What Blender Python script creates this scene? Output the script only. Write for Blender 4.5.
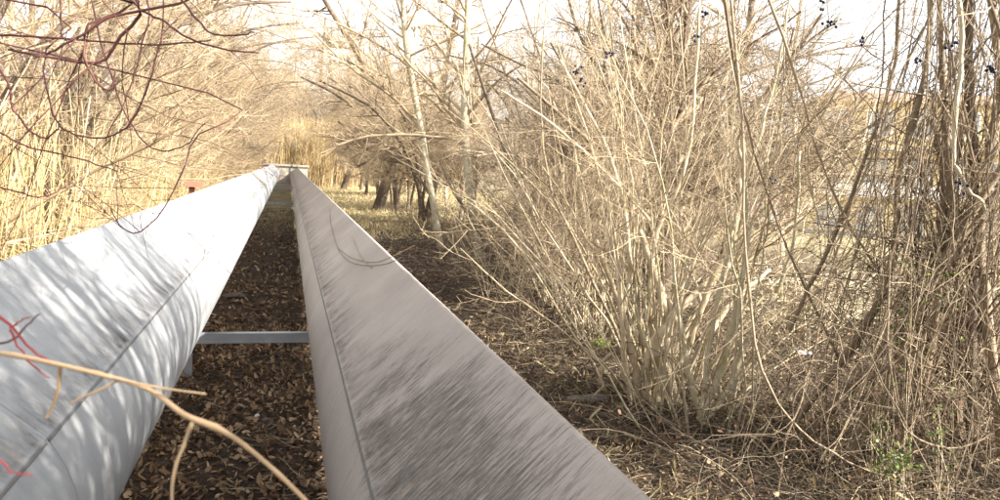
import bpy, math, random
import numpy as np
rng = np.random.default_rng(7)
random.seed(7)
for o in list(bpy.data.objects): bpy.data.objects.remove(o)
sc = bpy.context.scene
COL = sc.collection
# ------------------------------------------------------------ camera
F_PX = 760.0
YAW, PITCH, ROLL = math.radians(15.816), math.radians(5.993), math.radians(3.0)
CAM = np.array([0, 0, 1.90])
cF = np.array([math.sin(YAW)*math.cos(PITCH), math.cos(YAW)*math.cos(PITCH), -math.sin(PITCH)])
cR0 = np.array([math.cos(YAW), -math.sin(YAW), 0.0]); cU0 = np.cross(cR0, cF)
cR = math.cos(ROLL)*cR0 + math.sin(ROLL)*cU0
cU = -math.sin(ROLL)*cR0 + math.cos(ROLL)*cU0
from mathutils import Matrix, Vector
cam_d = bpy.data.cameras.new('camera'); cam = bpy.data.objects.new('camera', cam_d); COL.objects.link(cam)
cam.matrix_world = Matrix(((cR[0], cU[0], -cF[0], CAM[0]), (cR[1], cU[1], -cF[1], CAM[1]), (cR[2], cU[2], -cF[2], CAM[2]), (0, 0, 0, 1)))
cam_d.sensor_width = 36; cam_d.lens = 36*F_PX/1000; cam_d.clip_start = 0.05; cam_d.clip_end = 3000
cam_d.dof.use_dof = True; cam_d.dof.focus_distance = 6.0; cam_d.dof.aperture_fstop = 8.0
sc.camera = cam
sc.render.resolution_x, sc.render.resolution_y = 1024, 512
# ------------------------------------------------------------ light
SUN_DIR = np.array([0.80, -0.60, 0.0]); SUN_EL = math.radians(33)
az = math.atan2(SUN_DIR[0], SUN_DIR[1])          # clockwise from +Y
w = bpy.data.worlds.new('World'); sc.world = w; w.use_nodes = True
nt = w.node_tree; bg = nt.nodes['Background']; bg.inputs[1].default_value = 0.12
sky = nt.nodes.new('ShaderNodeTexSky'); sky.sky_type = 'NISHITA'; sky.sun_disc = False
sky.sun_elevation = SUN_EL; sky.sun_rotation = az; sky.air_density = 1.0; sky.dust_density = 2.5; sky.ozone_density = 1.0
hs = nt.nodes.new('ShaderNodeHueSaturation'); hs.inputs['Saturation'].default_value = 0.12      # thin white overcast veil
nt.links.new(sky.outputs[0], hs.inputs['Color']); nt.links.new(hs.outputs[0], bg.inputs[0])
sl = bpy.data.lights.new('sun', 'SUN'); sl.energy = 4.6; sl.angle = math.radians(0.5); sl.color = (1.0, 0.93, 0.83)
so = bpy.data.objects.new('sun', sl); COL.objects.link(so)
sd = Vector((math.sin(az)*math.cos(SUN_EL), math.cos(az)*math.cos(SUN_EL), math.sin(SUN_EL)))
so.rotation_euler = sd.to_track_quat('Z', 'Y').to_euler()
vs = sc.view_settings; vs.view_transform = 'Standard'; vs.look = 'None'; vs.gamma = 1; vs.exposure = 2.12; vs.use_curve_mapping = False
sc.render.engine = 'CYCLES'

# ------------------------------------------------------------ helpers
def tag(o, label=None, cat=None, group=None, kind=None):
    if label: o['label'] = label
    if cat: o['category'] = cat
    if group: o['group'] = group
    if kind: o['kind'] = kind
    return o
def empty(name, loc=(0, 0, 0), rz=0, label=None, cat=None, group=None):
    o = bpy.data.objects.new(name, None); COL.objects.link(o); o.empty_display_size = 0.1
    o.location = loc; o.rotation_euler = (0, 0, rz)
    return tag(o, label, cat, group)
def copy_tree(o, parent=None):
    c = o.copy(); COL.objects.link(c)
    if parent is not None: c.parent = parent
    for ch in list(o.children): copy_tree(ch, c)
    return c
def norm(v): return v/np.maximum(np.linalg.norm(v, axis=-1, keepdims=True), 1e-9)
class MB:
    """collects vertex / quad / tri arrays, builds ONE mesh object"""
    def __init__(s): s.v = []; s.q = []; s.t = []; s.n = 0
    def add(s, v, q=None, t=None):
        v = np.asarray(v, float).reshape(-1, 3); s.v.append(v)
        if q is not None and len(q): s.q.append(np.asarray(q, int).reshape(-1, 4)+s.n)
        if t is not None and len(t): s.t.append(np.asarray(t, int).reshape(-1, 3)+s.n)
        s.n += len(v)
    def tubes(s, P, R, S=4, cap=False):
        """P (N,K,3) polylines, R (N,K) radii"""
        P = np.asarray(P, float); R = np.asarray(R, float)
        if P.ndim == 2: P = P[None]; R = R[None]
        N, K, _ = P.shape
        T = np.empty_like(P); T[:, 1:-1] = P[:, 2:]-P[:, :-2]; T[:, 0] = P[:, 1]-P[:, 0]; T[:, -1] = P[:, -1]-P[:, -2]
        T = norm(T)
        D = norm(P[:, -1]-P[:, 0])
        ref = np.where(np.abs(D[:, 2:3]) > 0.8, np.array([[1., 0.13, 0]]), np.array([[0.05, 0.1, 1.]]))[:, None, :]
        A = norm(np.cross(T, np.broadcast_to(ref, T.shape))); B = np.cross(T, A)
        th = np.arange(S)*2*math.pi/S
        V = P[:, :, None, :] + R[:, :, None, None]*(np.cos(th)[None, None, :, None]*A[:, :, None, :]+np.sin(th)[None, None, :, None]*B[:, :, None, :])
        idx = np.arange(N*K*S).reshape(N, K, S); nx = np.roll(idx, -1, axis=2)
        q = np.stack([idx[:, :-1], nx[:, :-1], nx[:, 1:], idx[:, 1:]], -1).reshape(-1, 4)
        t = None
        if cap:
            c = idx[:, -1, :]; t = np.stack([np.broadcast_to(c[:, :1], (N, S-2)), c[:, 1:-1], c[:, 2:]], -1).reshape(-1, 3)
        s.add(V.reshape(-1, 3), q, t)
    def box(s, c, h, rot=None, bev=0.0):
        c = np.array(c, float); h = np.array(h, float)
        sg = np.array([[x, y, z] for x in (-1, 1) for y in (-1, 1) for z in (-1, 1)], float)
        v = sg*h
        if rot is not None: v = v@np.array(rot).T
        s.add(v+c, [[0, 1, 3, 2], [4, 6, 7, 5], [0, 4, 5, 1], [2, 3, 7, 6], [0, 2, 6, 4], [1, 5, 7, 3]])
    def build(s, name, mat, parent=None, smooth=True, loc=None):
        V = np.concatenate(s.v) if s.v else np.zeros((0, 3))
        Q = np.concatenate(s.q) if s.q else np.zeros((0, 4), int)
        T = np.concatenate(s.t) if s.t else np.zeros((0, 3), int)
        me = bpy.data.meshes.new(name)
        me.vertices.add(len(V)); me.vertices.foreach_set('co', V.astype(np.float32).ravel())
        loops = np.concatenate([Q.ravel(), T.ravel()]).astype(np.int32)
        me.loops.add(len(loops)); me.loops.foreach_set('vertex_index', loops)
        nq, ntr = len(Q), len(T)
        ls = np.concatenate([np.arange(nq)*4, nq*4+np.arange(ntr)*3]).astype(np.int32)
        me.polygons.add(nq+ntr); me.polygons.foreach_set('loop_start', ls)
        me.update(calc_edges=True); me.validate()
        me.polygons.foreach_set('use_smooth', np.full(nq+ntr, smooth))
        me.materials.append(mat)
        o = bpy.data.objects.new(name, me); COL.objects.link(o)
        if parent is not None: o.parent = parent
        if loc is not None: o.location = loc
        return o
def ray(u, v):
    x, y = (u-500)/F_PX, -(v-250)/F_PX
    return cF+x*cR+y*cU
def px(u, v, d): return CAM+ray(u, v)*d
def gnd(u, v, z=0.0):
    r = ray(u, v); return CAM+r*((z-CAM[2])/r[2])
def sstep(a, b, x): t = np.clip((x-a)/(b-a), 0, 1); return t*t*(3-2*t)
def hgt(x, y):
    x = np.asarray(x, float); y = np.asarray(y, float)
    n = 0.02*np.sin(x*2.1+y*1.3)+0.015*np.sin(x*5.3-y*3.1+1)+0.012*np.sin(y*7.7+x*1.7)
    rise = 0.22*sstep(2.6, 7, x)
    drop = -2.0*sstep(12, 30, x)
    return n+rise+drop
def spline(cp, n):
    cp = np.asarray(cp, float)
    m = len(cp); t = np.linspace(0, m-1, n); i = np.clip(t.astype(int), 0, m-2); f = (t-i)[:, None]
    p0 = cp[np.clip(i-1, 0, m-1)]; p1 = cp[i]; p2 = cp[i+1]; p3 = cp[np.clip(i+2, 0, m-1)]
    return 0.5*((2*p1)+(-p0+p2)*f+(2*p0-5*p1+4*p2-p3)*f**2+(-p0+3*p1-3*p2+p3)*f**3)
def grow(st, dr, L, K, wander=0.15, up=0.0, g=None):
    g = g or rng
    st = np.asarray(st, float); N = len(st); d = norm(np.asarray(dr, float)); L = np.broadcast_to(np.asarray(L, float), (N,))
    up = np.broadcast_to(np.asarray(up, float), (N,))
    P = np.zeros((N, K, 3)); P[:, 0] = st; stp = (L/(K-1))[:, None]
    for k in range(1, K):
        d = d+wander*g.normal(size=(N, 3)); d[:, 2] += up; d = norm(d)
        P[:, k] = P[:, k-1]+d*stp
    return P
def taper(r0, K, end=0.35, pw=1.0):
    r0 = np.atleast_1d(np.asarray(r0, float)); t = np.linspace(0, 1, K)**pw
    return r0[:, None]*(1-(1-end)*t)[None]
def spawn(P, R, n, t0, t1, ang, lf, lmin, lmax, rf, K, wander, up, g=None, rmin=0.0012):
    """n children spread over the parents; returns P,R"""
    g = g or rng
    N, Kp, _ = P.shape
    plen = np.linalg.norm(P[:, 1:]-P[:, :-1], axis=2).sum(1)
    pi = g.choice(N, n, p=plen/plen.sum())
    t = g.uniform(t0, t1, n)*(Kp-1); i = np.clip(t.astype(int), 0, Kp-2); f = (t-i)
    a = P[pi, i]; b = P[pi, i+1]; pos = a+(b-a)*f[:, None]; tan = norm(b-a)
    rp = R[pi, i]+(R[pi, i+1]-R[pi, i])*f
    rnd = g.normal(size=(n, 3)); per = norm(rnd-(rnd*tan).sum(1, keepdims=True)*tan)
    an = np.radians(g.uniform(ang[0], ang[1], n))[:, None]
    d = tan*np.cos(an)+per*np.sin(an)
    L = np.clip(plen[pi]*lf*(1.15-0.7*t/(Kp-1))*g.uniform(0.6, 1.3, n), lmin, lmax)
    C = grow(pos, d, L, K, wander, up, g)
    CR = taper(np.clip(rp*rf*g.uniform(0.7, 1.1, n), rmin, None), K, 0.45)
    return C, CR

# ------------------------------------------------------------ materials
def newmat(name):
    m = bpy.data.materials.new(name); m.use_nodes = True; n = m.node_tree; b = n.nodes['Principled BSDF']
    b.inputs['Specular IOR Level'].default_value = 0.3
    return m, n, b
def ramp(n, src, stops):
    r = n.nodes.new('ShaderNodeValToRGB'); e = r.color_ramp.elements
    while len(e) < len(stops): e.new(0.5)
    for i, (p, c) in enumerate(stops): e[i].position = p; e[i].color = (*c, 1)
    n.links.new(src, r.inputs[0]); return r.outputs[0]
def mixc(n, f, a, b, mode='MIX'):
    x = n.nodes.new('ShaderNodeMix'); x.data_type = 'RGBA'; x.blend_type = mode
    for s_, v in ((0, f), (6, a), (7, b)):
        if hasattr(v, 'is_output'): n.links.new(v, x.inputs[s_])
        elif s_ == 0: x.inputs[0].default_value = v
        else: x.inputs[s_].default_value = (*v, 1)
    return x.outputs[2]
def noise(n, scale, detail=4, vec=None, rough=0.6):
    t = n.nodes.new('ShaderNodeTexNoise'); t.inputs['Scale'].default_value = scale; t.inputs['Detail'].default_value = detail; t.inputs['Roughness'].default_value = rough
    if vec is not None: n.links.new(vec, t.inputs['Vector'])
    return t.outputs[0]
def mth(n, op, a, b=None, c=None, clamp=False):
    x = n.nodes.new('ShaderNodeMath'); x.operation = op; x.use_clamp = clamp
    for i, v in enumerate((a, b, c)):
        if v is None: continue
        if hasattr(v, 'is_output'): n.links.new(v, x.inputs[i])
        else: x.inputs[i].default_value = v
    return x.outputs[0]
def bump(n, b, h, strength, dist):
    x = n.nodes.new('ShaderNodeBump'); x.inputs['Strength'].default_value = strength; x.inputs['Distance'].default_value = dist
    n.links.new(h, x.inputs['Height']); n.links.new(x.outputs[0], b.inputs['Normal'])
def bark(name, stops, scale=14, rough=0.85, moss=None, bdist=0.004):
    """colour from per-island random value mixed with noise"""
    m, n, b = newmat(name)
    geo = n.nodes.new('ShaderNodeNewGeometry'); oi = n.nodes.new('ShaderNodeObjectInfo')
    tc = n.nodes.new('ShaderNodeTexCoord')
    nz = noise(n, scale, 5, tc.outputs['Object'])
    f = mth(n, 'ADD', mth(n, 'MULTIPLY', geo.outputs['Random Per Island'], 0.55), mth(n, 'MULTIPLY', nz, 0.45))
    f = mth(n, 'ADD', f, mth(n, 'MULTIPLY', mth(n, 'SUBTRACT', oi.outputs['Random'], 0.5), 0.15))
    c = ramp(n, f, stops)
    if moss:
        nm = noise(n, 5, 3, tc.outputs['Object'])
        c = mixc(n, mth(n, 'MULTIPLY', mth(n, 'SUBTRACT', nm, 0.5, clamp=True), 5, clamp=True), c, moss)
    n.links.new(c, b.inputs['Base Color']); b.inputs['Roughness'].default_value = rough
    bump(n, b, noise(n, scale*6, 4, tc.outputs['Object']), 0.6, bdist)
    return m
M_twig = bark('pale_twig_bark', [(0.1, (0.13, 0.09, 0.05)), (0.45, (0.31, 0.235, 0.145)), (0.9, (0.54, 0.44, 0.29))])
M_twigd = bark('brown_twig_bark', [(0.1, (0.075, 0.055, 0.037)), (0.5, (0.2, 0.15, 0.1)), (0.9, (0.42, 0.34, 0.23))])
M_twigp = bark('rosy_twig_bark', [(0.1, (0.13, 0.085, 0.05)), (0.5, (0.32, 0.235, 0.14)), (0.9, (0.52, 0.42, 0.27))])
M_brush = bark('dead_brush_bark', [(0.1, (0.035, 0.025, 0.017)), (0.55, (0.10, 0.075, 0.05)), (0.95, (0.5, 0.42, 0.29))])
M_red = bark('red_dogwood_bark', [(0.1, (0.05, 0.02, 0.018)), (0.5, (0.10, 0.035, 0.03)), (0.9, (0.17, 0.08, 0.055))], rough=0.5)
M_redb = bark('bright_red_bark', [(0.1, (0.25, 0.02, 0.03)), (0.9, (0.5, 0.08, 0.07))], rough=0.45)
M_stem = bark('mossy_shrub_stem', [(0.1, (0.12, 0.09, 0.055)), (0.45, (0.4, 0.32, 0.21)), (0.9, (0.72, 0.63, 0.46))], 20, moss=(0.22, 0.18, 0.08))
M_birch = bark('pale_mossy_trunk', [(0.2, (0.14, 0.115, 0.07)), (0.5, (0.36, 0.31, 0.21)), (0.8, (0.62, 0.56, 0.42))], 16, moss=(0.28, 0.245, 0.11))
M_dark = bark('dark_cracked_bark', [(0.1, (0.03, 0.02, 0.014)), (0.5, (0.09, 0.065, 0.045)), (0.9, (0.2, 0.155, 0.11))], 22, bdist=0.012)
M_cane = bark('dry_cane', [(0.1, (0.13, 0.085, 0.035)), (0.4, (0.36, 0.265, 0.12)), (0.9, (0.6, 0.48, 0.27))], 6, rough=0.6)
M_fgtwig = bark('smooth_tan_twig', [(0.1, (0.3, 0.19, 0.1)), (0.5, (0.45, 0.31, 0.18)), (0.9, (0.55, 0.42, 0.27))], 25, rough=0.6, bdist=0.002)
def leafmat(name, stops, tr=0.25, rough=0.7):
    m, n, b = newmat(name); geo = n.nodes.new('ShaderNodeNewGeometry')
    tc = n.nodes.new('ShaderNodeTexCoord')
    f = mth(n, 'ADD', mth(n, 'MULTIPLY', geo.outputs['Random Per Island'], 0.8), mth(n, 'MULTIPLY', noise(n, 40, 3, tc.outputs['Object']), 0.2))
    c = ramp(n, f, stops)
    n.links.new(c, b.inputs['Base Color']); b.inputs['Roughness'].default_value = rough
    t = n.nodes.new('ShaderNodeBsdfTranslucent'); n.links.new(c, t.inputs[0])
    mx = n.nodes.new('ShaderNodeMixShader'); mx.inputs[0].default_value = tr
    n.links.new(b.outputs[0], mx.inputs[1]); n.links.new(t.outputs[0], mx.inputs[2])
    n.links.new(mx.outputs[0], n.nodes['Material Output'].inputs[0]); return m
M_litter = leafmat('fallen_leaf', [(0.05, (0.045, 0.027, 0.016)), (0.35, (0.12, 0.07, 0.04)), (0.65, (0.24, 0.155, 0.09)), (0.95, (0.42, 0.31, 0.2))], 0.1)
M_grassd = leafmat('dry_grass', [(0.1, (0.2, 0.15, 0.07)), (0.5, (0.38, 0.31, 0.17)), (0.9, (0.55, 0.47, 0.29))], 0.2)
M_grassg = leafmat('yellow_green_grass', [(0.1, (0.3, 0.23, 0.11)), (0.5, (0.54, 0.44, 0.24)), (0.9, (0.7, 0.6, 0.38))], 0.25)
M_green = leafmat('fresh_green_leaf', [(0.1, (0.04, 0.07, 0.015)), (0.5, (0.09, 0.13, 0.03)), (0.9, (0.2, 0.24, 0.06))], 0.35, 0.4)
M_caneleaf = leafmat('dry_cane_leaf', [(0.1, (0.3, 0.2, 0.09)), (0.5, (0.5, 0.38, 0.2)), (0.9, (0.68, 0.56, 0.35))], 0.3)
def simple(name, col, rough=0.6, metal=0.0, var=0.15, scale=8):
    m, n, b = newmat(name); tc = n.nodes.new('ShaderNodeTexCoord')
    c = mixc(n, noise(n, scale, 5, tc.outputs['Object']), tuple(x*(1-var) for x in col), tuple(min(1, x*(1+var)) for x in col))
    n.links.new(c, b.inputs['Base Color']); b.inputs['Roughness'].default_value = rough; b.inputs['Metallic'].default_value = metal
    bump(n, b, noise(n, scale*8, 3, tc.outputs['Object']), 0.15, 0.002)
    return m
M_berry = simple('dark_berry', (0.012, 0.012, 0.03), 0.25)

# soil
def soil():
    m, n, b = newmat('leafy_soil'); tc = n.nodes.new('ShaderNodeTexCoord'); v = tc.outputs['Object']
    a = ramp(n, noise(n, 9, 8, v, 0.7), [(0.3, (0.015, 0.010, 0.007)), (0.5, (0.05, 0.034, 0.023)), (0.7, (0.13, 0.093, 0.062))])
    c = ramp(n, noise(n, 60, 4, v, 0.7), [(0.35, (0.3, 0.3, 0.3)), (0.7, (1.6, 1.5, 1.4))])
    a = mixc(n, 0.7, a, c, 'MULTIPLY')
    # dry yellow grass far away and to the right
    sp = n.nodes.new('ShaderNodeSeparateXYZ'); n.links.new(v, sp.inputs[0])
    fy = mth(n, 'MULTIPLY', mth(n, 'SUBTRACT', sp.outputs[1], 19), 0.12, clamp=True)
    fx = mth(n, 'MULTIPLY', mth(n, 'SUBTRACT', sp.outputs[0], 9), 0.15, clamp=True)
    f = mth(n, 'MAXIMUM', fy, fx); f = mth(n, 'MULTIPLY', f, mth(n, 'MULTIPLY', mth(n, 'SUBTRACT', noise(n, 1.5, 4, v), 0.25), 2.5, clamp=True))
    g = ramp(n, noise(n, 30, 5, v), [(0.3, (0.18, 0.15, 0.07)), (0.7, (0.42, 0.36, 0.2))])
    c = mixc(n, f, a, g)
    n.links.new(c, b.inputs['Base Color']); b.inputs['Roughness'].default_value = 0.95
    bump(n, b, noise(n, 28, 8, v, 0.75), 1.0, 0.03); return m
M_soil = soil()

# pipe jacket: galvanised sheet with streaks that run round the pipe
SEC = 1.42
def jacket(name, yj, xc, zc, base_lo, base_hi, stain, seam_th, blotch=None, grime=0.6, rough=0.42, metal=0.55):
    m, n, b = newmat(name); geo = n.nodes.new('ShaderNodeNewGeometry')
    sp = n.nodes.new('ShaderNodeSeparateXYZ'); n.links.new(geo.outputs['Position'], sp.inputs[0])
    dx = mth(n, 'SUBTRACT', sp.outputs[0], xc); dz = mth(n, 'SUBTRACT', sp.outputs[2], zc)
    th = mth(n, 'MULTIPLY', mth(n, 'ARCTAN2', dx, dz), 0.4)            # arc length from the top, + towards +X
    def vec(su, sv, skew=0.0):
        c = n.nodes.new('ShaderNodeCombineXYZ')
        n.links.new(mth(n, 'MULTIPLY', th, su), c.inputs[0])
        n.links.new(mth(n, 'MULTIPLY', mth(n, 'ADD', sp.outputs[1], mth(n, 'MULTIPLY', th, skew)), sv), c.inputs[1]); return c.outputs[0]
    blo = noise(n, 1.0, 3, vec(2.5, 1.2))
    spangle = noise(n, 1.0, 4, vec(60, 60), 0.7)
    c = ramp(n, mth(n, 'ADD', mth(n, 'MULTIPLY', blo, 0.7), mth(n, 'MULTIPLY', spangle, 0.3)), [(0.35, base_lo), (0.65, base_hi)])
    # broad faint streaks
    st = noise(n, 1.0, 5, vec(2.2, 26, -0.1), 0.65)
    c = mixc(n, mth(n, 'MULTIPLY', mth(n, 'SUBTRACT', st, 0.52, clamp=True), 1.3, clamp=True), c, stain)
    # short dark dashes
    ds = noise(n, 1.0, 6, vec(14, 120, -0.1), 0.8)
    if blotch:
        yc, yw, tcn, tw = blotch
        wob = mth(n, 'MULTIPLY', mth(n, 'SUBTRACT', noise(n, 1.0, 4, vec(3, 7, -0.1), 0.7), 0.5), 1.6)
        ey = mth(n, 'ADD', wob, mth(n, 'DIVIDE', mth(n, 'SUBTRACT', sp.outputs[1], yc), yw)); et = mth(n, 'DIVIDE', mth(n, 'SUBTRACT', th, tcn), tw)
        d2 = mth(n, 'ADD', mth(n, 'MULTIPLY', ey, ey), mth(n, 'MULTIPLY', et, et))
        bl = mth(n, 'SUBTRACT', 1.15, d2, clamp=True)
        bl = mth(n, 'MULTIPLY', bl, 0.31)
    else: bl = 0.0
    big = mth(n, 'MULTIPLY', mth(n, 'SUBTRACT', noise(n, 1.0, 3, vec(2.0, 0.9)), 0.5, clamp=True), 0.9)
    sm = mth(n, 'ADD', mth(n, 'SUBTRACT', ds, 0.70), mth(n, 'ADD', bl, mth(n, 'MULTIPLY', big, 0.45)))
    c = mixc(n, mth(n, 'MULTIPLY', mth(n, 'MULTIPLY', sm, 7.0, clamp=True), 0.85), c, tuple(x*0.36 for x in stain))
    # grime line along the long seam
    e = mth(n, 'SUBTRACT', seam_th*0.4, th)
    wv = noise(n, 1.0, 4, vec(0.2, 6.0), 0.7)
    if seam_th < 0: e = mth(n, 'MULTIPLY', e, -1.0)
    ab = mth(n, 'MAXIMUM', mth(n, 'DIVIDE', e, mth(n, 'MAXIMUM', 0.015, mth(n, 'MULTIPLY', mth(n, 'SUBTRACT', wv, 0.30), 0.75))), mth(n, 'DIVIDE', e, -0.02))
    g1 = mth(n, 'SUBTRACT', 1.0, ab, clamp=True)
    gn = noise(n, 1.0, 9, vec(7, 11), 0.8); gl = noise(n, 1.0, 3, vec(0.3, 3.2))
    gm = mth(n, 'MULTIPLY', mth(n, 'MULTIPLY', g1, mth(n, 'MULTIPLY', mth(n, 'SUBTRACT', gn, 0.40, clamp=True), 4, clamp=True)), mth(n, 'MULTIPLY', gl, grime*1.9), clamp=True)
    c = mixc(n, gm, c, (0.05, 0.04, 0.035))
    # dirt caught along each cross joint
    fr = mth(n, 'MULTIPLY', mth(n, 'FRACT', mth(n, 'DIVIDE', mth(n, 'SUBTRACT', sp.outputs[1], yj-0.0), SEC)), SEC)
    jl = mth(n, 'SUBTRACT', 1.0, mth(n, 'DIVIDE', mth(n, 'ABSOLUTE', mth(n, 'SUBTRACT', fr, 0.017)), 0.0045), clamp=True)
    c = mixc(n, mth(n, 'MULTIPLY', jl, 0.75), c, (0.05, 0.045, 0.04))
    # rust / tan runs
    ru = noise(n, 1.0, 3, vec(1.2, 9, -0.1)); rf = mth(n, 'MULTIPLY', mth(n, 'SUBTRACT', ru, 0.66, clamp=True), 6, clamp=True)
    c = mixc(n, mth(n, 'MULTIPLY', rf, 0.55), c, (0.36, 0.27, 0.17))
    n.links.new(c, b.inputs['Base Color']); b.inputs['Metallic'].default_value = metal
    rr = mth(n, 'ADD', rough, mth(n, 'MULTIPLY', st, 0.25)); n.links.new(rr, b.inputs['Roughness'])
    b.inputs['Specular IOR Level'].default_value = 0.2
    bump(n, b, mth(n, 'ADD', noise(n, 1.0, 3, vec(6, 6)), mth(n, 'MULTIPLY', ds, 0.15)), 0.25, 0.006)
    return m
PR = 0.4214                                    # round lower part
EAVE, EAVE_UP, RIDGE_UP = 0.337, 0.253, 0.549  # pitched cover sheet over each pipe: eave half width, eave and ridge above the centre
PL = (-0.875, CAM[2]-0.920); PRt = (0.571, CAM[2]-1.065)
EAVE_TH = math.atan2(EAVE, EAVE_UP)
def roof_hit(u, v, c, side, lift=0.0):
    """where the camera ray through u,v meets the cover slope (side -1: slope on the -X side)"""
    r = ray(u, v); k = (RIDGE_UP-EAVE_UP)/EAVE
    # z-cz-RIDGE_UP-lift = -k*side*(x-cx)
    t = (c[1]+RIDGE_UP+lift-CAM[2]+k*side*c[0])/(r[2]+k*side*r[0]); return CAM+r*t
yl = float(roof_hit(45, 440, PL, 1)[1]); yl2 = float(roof_hit(150, 280, PL, 1)[1]); yr1 = float(roof_hit(455, 307, PRt, -1)[1])
bc = roof_hit(415, 420, PRt, -1); bt = roof_hit(352, 272, PRt, -1)
bth = math.atan2(bc[0]-PRt[0], bc[2]-PRt[1])
M_jl = jacket('jacket_sheet_bluish_zinc', yl-SEC*3, PL[0], PL[1], (0.225, 0.234, 0.243), (0.30, 0.307, 0.312), (0.16, 0.158, 0.155), EAVE_TH, None, 1.0, rough=0.6, metal=0.0)
M_jr = jacket('jacket_sheet_weathered_zinc', yl-SEC*3+0.9, PRt[0], PRt[1], (0.28, 0.243, 0.215), (0.375, 0.333, 0.298), (0.19, 0.165, 0.145), -EAVE_TH, (1.5, 1.5, bth*0.4-0.01, 0.30), 1.0, rough=0.6, metal=0.0)
M_seam = simple('seam_strip_metal', (0.13, 0.125, 0.12), 0.7, 0.1, 0.4, 30)
M_screw = simple('screw_head', (0.25, 0.24, 0.23), 0.35, 0.8)
M_steel = simple('galvanised_steel', (0.33, 0.35, 0.38), 0.45, 0.5, 0.25, 12)
M_conc = simple('concrete', (0.32, 0.3, 0.27), 0.9, 0, 0.25, 10)

# ------------------------------------------------------------ ground
def ground():
    def ax(lo, hi, n, near):    # graded coordinates
        t = np.linspace(-1, 1, n); s = np.sinh(t*5)/np.sinh(5)
        return near+np.where(s < 0, s*(near-lo), s*(hi-near))
    X = ax(-900, 900, 260, 1.5); Y = ax(-900, 1200, 300, 6)
    gx, gy = np.meshgrid(X, Y, indexing='ij'); gz = hgt(gx, gy)
    idx = np.arange(gx.size).reshape(gx.shape)
    mb = MB(); mb.add(np.stack([gx, gy, gz], -1).reshape(-1, 3), np.stack([idx[:-1, :-1], idx[1:, :-1], idx[1:, 1:], idx[:-1, 1:]], -1).reshape(-1, 4))
    o = mb.build('ground', M_soil); tag(o, 'dark leafy soil under the pipes turning to dry grass further off', 'ground', kind='structure')
ground()

# ------------------------------------------------------------ pipes
SEC = 1.42; NSEC = 36; Y0 = yl-SEC*3
def extrude_profile(prof, rows):
    """prof: list of (x,z); rows: list of (y, outward offset)"""
    p = np.array(prof, float); t = np.gradient(p, axis=0); nrm = norm(np.stack([-t[:, 1], t[:, 0]], 1))
    if (nrm*p).sum() < 0: nrm = -nrm
    V = np.array([np.stack([p[:, 0]+nrm[:, 0]*o, np.full(len(p), y), p[:, 1]+nrm[:, 1]*o], 1) for y, o in rows])
    ii = np.arange(V.shape[0]*len(p)).reshape(V.shape[0], len(p))
    return V.reshape(-1, 3), np.stack([ii[:-1, :-1], ii[:-1, 1:], ii[1:, 1:], ii[1:, :-1]], -1).reshape(-1, 4)
def build_pipe(c, mat, yoff, label):
    root = empty('covered_heating_pipe', (c[0], Y0+yoff, 0), 0, label, 'pipe', 'pair of heating pipes')
    rows = [(0.0, 0.0), (0.3, 0.0), (SEC-0.06, 0.0003), (SEC-0.01, 0.0012), (SEC+0.012, 0.0018), (SEC+0.015, -0.004)]
    # round jacket below the cover
    a = np.linspace(EAVE_TH+0.035, 2*math.pi-EAVE_TH-0.035, 80)
    mb = MB(); mb.add(*extrude_profile([(PR*math.sin(t), PR*math.cos(t)) for t in a], rows)); jk = mb.build('round_jacket', mat, root, loc=(0, 0, c[1]))
    # pitched cover sheet with a drip edge and a rolled ridge
    k = (RIDGE_UP-EAVE_UP)/EAVE; pr = []
    half = [(EAVE+0.004, EAVE_UP-0.022), (EAVE+0.011, EAVE_UP-0.014), (EAVE+0.010, EAVE_UP-k*0.010), (EAVE*0.93, EAVE_UP+k*EAVE*0.07), (EAVE*0.6, EAVE_UP+k*EAVE*0.4), (EAVE*0.3, EAVE_UP+k*EAVE*0.7), (0.012, RIDGE_UP-0.008), (0.006, RIDGE_UP-0.003)]
    pr = half+[(0, RIDGE_UP-0.001)]+[(-x, z) for x, z in half[::-1]]
    mb = MB(); mb.add(*extrude_profile(pr, rows)); rf = mb.build('cover_sheet', mat, root, loc=(0, 0, c[1])); rf.data.set_sharp_from_angle(angle=math.radians(6))
    subs = []
    for sx in (1, -1):
        mb = MB(); y0, y1 = 0.016, SEC-0.002; xo = sx*(EAVE+0.0125)
        mb.tubes(np.array([(xo, y0, EAVE_UP-0.018), (xo, (y0+y1)/2, EAVE_UP-0.0175), (xo, y1, EAVE_UP-0.018)]), np.full(3, 0.004), 6); subs.append(mb.build('folded_edge', M_seam, rf))
    for kk in range(1, NSEC):
        for o, ch in ((jk, []), (rf, subs)):
            s2 = o.copy(); COL.objects.link(s2); s2.parent = root; s2.location = (0, kk*SEC, c[1])
            for q in ch: d = q.copy(); COL.objects.link(d); d.parent = s2
    return root
build_pipe(PL, M_jl, 0.0, 'left heating pipe, bright bluish zinc jacket with grimy long seam')
build_pipe(PRt, M_jr, 0.9, 'right heating pipe, dull brownish grey jacket with dark streaked stain')

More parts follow.
